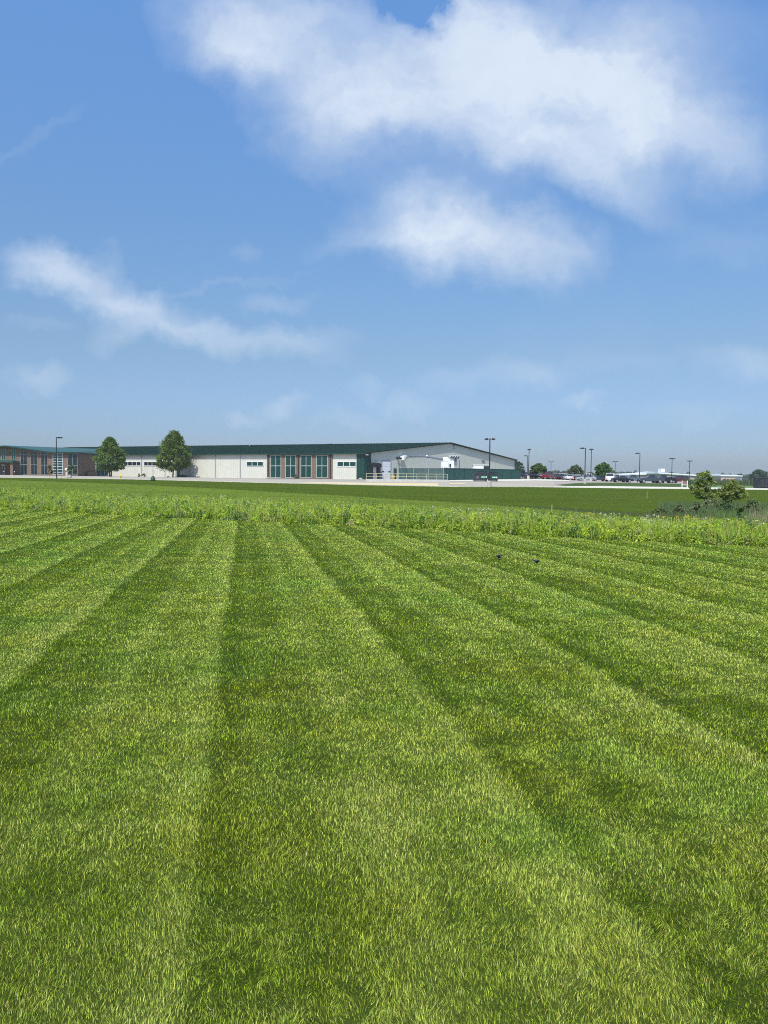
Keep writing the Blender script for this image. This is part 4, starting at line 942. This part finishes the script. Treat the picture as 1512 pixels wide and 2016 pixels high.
# ------------------------------------------------------------------ lamp posts
LG = 'lamp posts of the parking lot and driveway'
def lamp(px, base_py, top_py, Y, kind, label, conc=True, tilt=0., rz=0.):
    X = xat(px, Y); z = hz(X, Y); zb = zat(px, base_py, Y)
    t = thing('lamp_post', label, 'lamp post', (X, Y, z), rz, LG); Ht = zat(px, top_py, Y) - z; c0 = 0.
    if conc: MB().lathe([(.30, -.3), (.30, .84), (.26, .9)], n=16).build('concrete_base', M_conc, t); c0 = .9
    MB().lathe([(.17, 0), (.17, .05)], (0, 0, c0), 10).build('base_plate', M_pole, t)
    MB().tube((0, 0, c0 + .05), (tilt, 0, Ht - .05), .10, .075, 8).build('pole', M_pole, t)
    for s_ in {'L': (-1,), 'R': (1,), 'D': (-1, 1), 'T': (-1, 1), 'E': (), 'S': ()}[kind]:
        w_ = {'T': .75, 'D': .42}.get(kind, .72)
        MB().box(min(s_ * .05, s_ * .35) + tilt, max(s_ * .05, s_ * .35) + tilt, -.04, .04, Ht - .18, Ht - .08).build('arm', M_pole, t)
        hd = MB().prism([(tilt + s_ * .3, Ht - .25), (tilt + s_ * (.3 + w_), Ht - .22), (tilt + s_ * (.3 + w_), Ht - .06), (tilt + s_ * .3, Ht)], -.2, .2).build('lamp_head', M_pole, t)
        a, b = sorted((tilt + s_ * .4, tilt + s_ * (.2 + w_))); MB().box(a, b, -.15, .15, Ht - .275, Ht - .253).build('lens', M_galv, hd)
    if kind in 'ES':                                   # arms point along the view: heads seen end on
        for s_ in (-1, 1):
            q = .22 if kind == 'E' else .46
            hd = MB().add([(tilt - q, s_ * .2, Ht - .24), (tilt + q, s_ * .2, Ht - .24), (tilt + q, s_ * 1.1, Ht - .22), (tilt - q, s_ * 1.1, Ht - .22), (tilt - q, s_ * .2, Ht), (tilt + q, s_ * .2, Ht), (tilt + q, s_ * 1.1, Ht - .06), (tilt - q, s_ * 1.1, Ht - .06)],
                [(0, 3, 2, 1), (4, 5, 6, 7), (0, 1, 5, 4), (1, 2, 6, 5), (2, 3, 7, 6), (3, 0, 4, 7)]).build('lamp_head', M_pole, t)
            a, b = sorted((s_ * .3, s_ * 1.0)); MB().box(tilt - q * .8, tilt + q * .8, a, b, Ht - .275, Ht - .253).build('lens', M_galv, hd)
            a, b = sorted((s_ * .04, s_ * .2)); MB().box(tilt - .04, tilt + .04, a, b, Ht - .2, Ht - .1).build('arm', M_pole, t)
    return t
lamp(962.5, 960, 862.6, 107, 'D', 'double headed lamp post on a concrete drum in front of the two dumpsters')
lamp(111.5, 942, 860, 133, 'R', 'single headed lamp post in front of the brick entrance wing', conc=False)
lamp(1150.3, 954.6, 881, 142, 'L', 'single headed lamp post on the grass island between the olive and bright green trees')
lamp(1038.9, 942.7, 883.8, 177, 'E', 'tall thin lamp post beside the black truck at the factory end', tilt=.12)
lamp(1037.0, 941, 896.4, 215, 'L', 'shorter lamp post just behind the tall thin one at the factory end', conc=False)
lamp(1083.5, 941, 908.5, 290, 'T', 'far double headed lamp post above the red pickup', conc=False)
lamp(1162, 943, 883.5, 178, 'E', 'thin lamp post right behind the single headed one on the island')
lamp(1209.6, 944, 908, 285, 'T', 'far double headed lamp post above the two white trucks', conc=False)
lamp(1257.5, 950.8, 891.2, 174, 'L', 'single headed lamp post left of the dark grey pickup')
lamp(1321, 951, 902, 208, 'S', 'lamp post between the dark grey pickup and the maroon suv')
lamp(1355.5, 952, 906.8, 235, 'S', 'last lamp post on the right, beside the brown backed sign')

# ------------------------------------------------------------------ vehicles
def paint(c, n='car_paint'): return pmat(n, c, .25, .2, var=.06, scale=1, spec=.6)
PA = dict(black=paint((.012, .012, .014)), grey=paint((.045, .055, .07)), red=paint((.16, .02, .022)), white=paint((.72, .73, .74)), silver=paint((.36, .38, .39)), maroon=paint((.09, .015, .02)), blue=paint((.09, .13, .16)), beige=paint((.5, .46, .38)))
M_cglass = pmat('car_glass', (.02, .025, .03), .05, var=.1, spec=.8)
M_lampc = pmat('lamp_cover', (.6, .6, .55), .15); M_tail = pmat('tail_lamp', (.35, .01, .01), .2)
def car(kind, paintname, px, Y, rz, label, cat):
    X, Y, Z = gpt(px, Y); Z += .04
    t = thing({'pickup': 'pickup_truck', 'sedan': 'parked_car', 'suv': 'parked_suv', 'van': 'parked_van'}[kind], label, cat, (X, Y, Z), rz, 'vehicles in the parking lot')
    pm = PA[paintname]
    if kind == 'pickup':
        L_, wd_ = 5.7, .98; body = [(-2.85, .45), (2.8, .42), (2.85, .8), (2.75, 1.08), (1.55, 1.2), (1.1, 1.22), (-.75, 1.2), (-.8, 1.22), (-2.85, 1.22)]
        gl = [(1.15, 1.21), (.45, 1.78), (-.55, 1.80), (-.8, 1.21)]; rf = (.42, -.58, 1.78, 1.86); wx = (1.85, -1.75); rw = .41
    elif kind == 'sedan':
        L_, wd_ = 4.7, .9; body = [(-2.35, .35), (2.3, .32), (2.35, .62), (2.1, .80), (1.0, .95), (-1.55, .98), (-2.3, .95), (-2.36, .7)]
        gl = [(1.05, .94), (.25, 1.36), (-.95, 1.38), (-1.75, .97)]; rf = (.25, -.95, 1.36, 1.43); wx = (1.42, -1.4); rw = .33
    elif kind == 'suv':
        L_, wd_ = 4.8, .96; body = [(-2.4, .42), (2.35, .4), (2.4, .75), (2.25, 1.0), (1.3, 1.12), (-2.35, 1.12), (-2.42, .8)]
        gl = [(1.35, 1.11), (.65, 1.66), (-2.0, 1.66), (-2.32, 1.11)]; rf = (.65, -2.05, 1.66, 1.75); wx = (1.5, -1.45); rw = .37
    else:
        L_, wd_ = 5.2, 1.0; body = [(-2.6, .42), (2.5, .4), (2.6, .8), (2.4, 1.1), (1.7, 1.25), (-2.55, 1.25), (-2.6, .8)]
        gl = [(1.75, 1.24), (1.1, 1.95), (-2.4, 1.98), (-2.52, 1.24)]; rf = (1.1, -2.45, 1.96, 2.08); wx = (1.6, -1.55); rw = .37
    def lw(pts, wa, wb, zm):                            # narrower towards the top
        n = len(pts); f = lambda z: wa if z < zm else wa + (wb - wa) * min(1, (z - zm) / .6)
        return MB().add([(x, -f(z), z) for x, z in pts] + [(x, f(z), z) for x, z in pts], [tuple(range(n)), tuple(range(n, 2 * n))[::-1]] + [(i, n + i, n + (i + 1) % n, (i + 1) % n) for i in range(n)])
    zs = gl[0][1]
    lw(body, wd_, wd_ - .1, .8).build('body', pm, t, bevel=.05)
    lw(gl, wd_ - .07, wd_ - .22, zs).build('windows', M_cglass, t)
    a, b, z0, z1 = rf; m = MB().box(b, a, -(wd_ - .19), wd_ - .19, z0, z1)
    for s_ in (-1, 1):
        y0, y1 = sorted((s_ * (wd_ - .065), s_ * (wd_ - .2)))
        for xp in ((gl[0][0] + gl[1][0]) / 2 * 0 + (a + b) / 2, ): m.box(xp - .05, xp + .05, y0, y1, zs, z0 + .02)
        for (q0, q1) in ((gl[0], gl[1]), (gl[3], gl[2])):
            m.tube((q0[0], s_ * (wd_ - .07), q0[1]), (q1[0], s_ * (wd_ - .2), q1[1] + .03), .04, None, 5)
    m.build('roof', pm, t)
    if kind == 'pickup': MB().box(-2.75, -.88, -.8, .8, 1.225, 1.24).build('bed_liner', M_black, t)
    for x in wx:
        for s_ in (-1, 1):
            m = MB(); m.tube((x, s_ * (wd_ - .22), rw), (x, s_ * (wd_ + .015), rw), rw, None, 18); wh_ = m.build('wheel', M_tyre, t)
            MB().tube((x, s_ * (wd_ + .016), rw), (x, s_ * (wd_ + .03), rw), rw * .62, None, 12).build('rim', M_rim, wh_)
    xf = L_ / 2
    for s_ in (-1, 1):
        y0, y1 = sorted((s_ * (wd_ - .12), s_ * (wd_ - .4))); MB().box(xf - .14, xf + .012, y0, y1, body[2][1] - .12, body[2][1] + .06).build('headlight', M_lampc, t)
        MB().box(-xf - .015, -xf + .06, y0, y1, body[-1][1] - .3, body[-1][1] - .05).build('tail_light', M_tail, t)
    return t
pi = math.pi
car('suv', 'black', 1033, 205, .15, 'black suv parked beside the end of the green fence', 'suv')
car('sedan', 'black', 1047, 200, .3, 'dark low car parked under the dense round tree', 'car')
car('sedan', 'silver', 1060, 203, pi, 'long pale silver car left of the red pickup', 'car')
car('pickup', 'red', 1079, 196, 1.05, 'bright red pickup truck, the only red one in the lot', 'pickup truck')
car('suv', 'beige', 1090, 235, .5, 'beige suv just behind the nose of the red pickup', 'suv')
car('sedan', 'maroon', 1095, 205, 1.2, 'maroon car with its nose out, right of the red pickup', 'car')
car('sedan', 'black', 1102, 203, 1.2, 'black car second in the angled row right of the red pickup', 'car')
car('suv', 'white', 1109, 206, 1.1, 'white suv in the angled row between dark and silver cars', 'suv')
car('sedan', 'silver', 1117, 204, 1.0, 'silver car in the angled row left of the white sedan', 'car')
car('sedan', 'white', 1126, 200, .9, 'white sedan at the right end of the angled row', 'car')
car('suv', 'black', 1136.5, 193, 1.3, 'black suv seen end on left of the silver sedan', 'suv')
car('sedan', 'silver', 1152, 186, pi, 'silver sedan side on behind the island lamp post', 'car')
car('pickup', 'white', 1157, 200, pi, 'white pickup truck behind the silver sedan', 'pickup truck')
car('sedan', 'grey', 1178, 188, .2, 'dark grey car in the shade under the bright green tree', 'car')
car('van', 'white', 1201, 186, 1.2, 'white van seen end on beside the bright green tree', 'van')
car('pickup', 'white', 1213, 196, 1.0, 'white pickup truck behind the low black car', 'pickup truck')
car('sedan', 'black', 1224, 175, 0, 'low black car side on in front of the white truck', 'car')
car('suv', 'silver', 1229, 215, 1.0, 'pale suv partly hidden behind the low black car', 'suv')
car('pickup', 'blue', 1244, 182, pi, 'slate blue pickup truck left of the lamp post base', 'pickup truck')
car('pickup', 'grey', 1280, 172, pi, 'large dark grey pickup truck side on in the front row', 'pickup truck')
car('pickup', 'black', 1303, 182, pi, 'black pickup truck behind the dark grey one', 'pickup truck')
car('sedan', 'black', 1317, 187, 0.6, 'black car behind the lamp post, left of the maroon suv', 'car')
car('suv', 'maroon', 1334, 186, pi, 'dark maroon suv at the right end of the front row', 'suv')

# sign seen from behind, stakes
X, Y, Z = gpt(1346.8, 118); t = thing('notice_board', 'reddish brown sign board on two white posts beyond the path', 'sign', (X, Y, Z))
MB().box(-.36, .36, -.02, .04, .48, 1.0).build('board', pmat('brown_board', (.20, .10, .08), .7), t)
for s_ in (-.4, .4): MB().box(s_ - .045, s_ + .045, -.05, .05, -.05, 1.08).build('post', M_trimw, t)
MB().box(-.35, .35, -.015, .035, .40, .47).build('rail', M_trimw, t)
for px, Y, hgt, lb in ((1273.5, 72, .6, 'pale wooden stake on the slope above the swale'), (1086.5, 43, .42, 'thin pale stake behind the meadow plants')):
    X, Y, Z = gpt(px, Y); tag(MB().add([(-.02, -.02, -.1), (.02, -.02, -.1), (.02, .02, -.1), (-.02, .02, -.1), (-.02, -.02, hgt), (.02, -.02, hgt + .02), (.02, .02, hgt + .02), (-.02, .02, hgt)], [(0, 3, 2, 1), (4, 5, 6, 7), (0, 1, 5, 4), (1, 2, 6, 5), (2, 3, 7, 6), (3, 0, 4, 7)]).build('wooden_stake', pmat('pale_wood', (.34, .32, .20), .8), None, (X, Y, Z)), lb, 'stake', 'survey stakes')

# ------------------------------------------------------------------ far buildings
def shed(name, label, px0, px1, Y, wall_top_l, wall_top_r, roofh, wallm, extra=None, dep=30):
    X = xat(px0, Y); z = hz(X, Y) - .3; t = thing(name, label, 'building', (X, Y, z)); L_ = xat(px1, Y) - X
    zl = zat(px0, wall_top_l, Y) - z; zr_ = zat(px1, wall_top_r, Y) - z
    MB().prism([(0, 0), (L_, 0), (L_, zr_), (0, zl)], 0, dep).build('wall', wallm, t)
    rf_ = MB().add([(-.5, -.6, zl + .003), (L_ + .5, -.6, zr_ + .003), (L_ + .5, dep + .6, zr_ + .003), (-.5, dep + .6, zl + .003), (-.5, -.6, zl + .6), (L_ + .5, -.6, zr_ + .6), (L_ + .2, dep / 2, zr_ + roofh), (-.2, dep / 2, zl + roofh), (L_ + .5, dep + .6, zr_ + .6), (-.5, dep + .6, zl + .6)],
        [(0, 3, 2, 1), (0, 1, 5, 4), (4, 5, 6, 7), (7, 6, 8, 9), (3, 9, 8, 2), (1, 2, 8, 6, 5), (0, 4, 7, 9, 3)]).build('roof', pmat('white_roof', (.70, .72, .74), .4, .1, var=.04), t)
    m = MB(); k = 2.
    while k < L_ - 1: m.box(k, k + .15, -.06, -.001, 0, min(zl, zr_) - .1); k += 4
    m.build('trim', wallm, t)
    return t, L_, zl, zr_, rf_
t, L_, zl, zr_, rf_ = shed('warehouse', 'low tan warehouse with a white roof behind the dark grey pickup', 1296, 1366, 330, 932.5, 937, 1.0, M_tan)
MB().box(L_ * .2, L_ * .3, 6, 10, zl + .7, zl + 2.2).build('roof_unit', M_trimw, rf_)
MB().box(L_ - .003, L_ + 3., .5, 25, 0, zr_ - .6).build('annex', M_duct, t)
shed('warehouse', 'long low tan warehouse with a pale roof left of the lamp post', 1212, 1294, 345, 936.8, 933.5, .8, M_tan)
t, L_, zl, zr_, rf_ = shed('warehouse', 'pinkish building with a white roof far behind the two young trees', 1418, 1459, 520, 937.5, 938, 1.2, M_pink)
for k in range(5): MB().box(1.5 + k * 2.4, 3 + k * 2.4, -.1, -.001, .6, 2.).build('window', M_dkglass, t)
MB().box(L_ * .70, L_ * .93, -.3, -.001, 0, zr_ - .8).build('dock_door', M_duct, t)

# ------------------------------------------------------------------ birds
def bird(px, py, label, rz, flip):
    D = 15.6
    for _ in range(6): X = xat(px, D); D = (EYE - hz(X, D) - .05) * F / (py - horizon(px)) * 1.0
    X = xat(px, D); z = hz(X, D) + .035
    root = bpy.data.objects.new('bird', None)
    m = MB(); secs = []
    for (x, r_, zz) in ((-.085, .004, .012), (-.06, .010, .008), (-.03, .020, .004), (0, .026, 0), (.03, .024, .004), (.048, .016, .014), (.062, .017, .026), (.075, .013, .030), (.084, .005, .028), (.098, .002, .026)):
        secs.append([(x, math.cos(a * .785) * r_, zz + .03 + math.sin(a * .785) * r_) for a in range(8)])
    m.loft(secs)
    o = m.build('bird', M_bird, None, (X, D, z), rz, smooth=True); o.scale = (.78, .78, .78); tag(o, label, 'bird', 'small dark birds on the lawn')
    for s_ in (-1, 1):
        w_ = MB(); w_.add([(.035, s_ * .012, .045), (-.03, s_ * .012, .045), (-.075, s_ * .085, .075 + flip * s_ * .01), (-.05, s_ * .12, .085), (.01, s_ * .07, .08), (.035, s_ * .012, .051), (-.03, s_ * .012, .051), (-.075, s_ * .085, .079), (-.05, s_ * .12, .089), (.01, s_ * .07, .086)],
            [(0, 1, 2, 3, 4), (9, 8, 7, 6, 5), (0, 5, 6, 1), (1, 6, 7, 2), (2, 7, 8, 3), (3, 8, 9, 4), (4, 9, 5, 0)]); w_.build('wing', M_bird, o)
        MB().tube((.005, s_ * .01, .02), (.01, s_ * .012, -.03), .0025, None, 5).build('leg', M_pole, o)
    MB().add([(-.07, -.008, .04), (-.07, .008, .04), (-.13, .02, .045), (-.115, 0, .044), (-.13, -.02, .045)], [(0, 1, 2, 3, 4)]).build('tail', M_bird, o)
bird(984, 1098, 'small dark bird with raised wings on the lawn, the left of the two', 2.5, 1)
bird(1059, 1108, 'small dark bird low on the lawn, the right of the two', .5, -1)

# ------------------------------------------------------------------ air
hm = bpy.data.materials.new('haze'); hm.use_nodes = True; t = NT(hm.node_tree)
for n_ in list(t.n):
    if n_.type == 'BSDF_PRINCIPLED': t.n.remove(n_)
vol = t.node('ShaderNodeVolumePrincipled'); vol.inputs['Color'].default_value = (.90, .95, 1, 1); vol.inputs['Anisotropy'].default_value = -.3; vol.inputs['Density'].default_value = .00014
t.l.new(vol.outputs[0], t.n['Material Output'].inputs['Volume'])
hb_ = MB().box(-3200, 3200, -75, 2640, -3.2, 16.).build('haze', hm); hb_['kind'] = 'stuff'
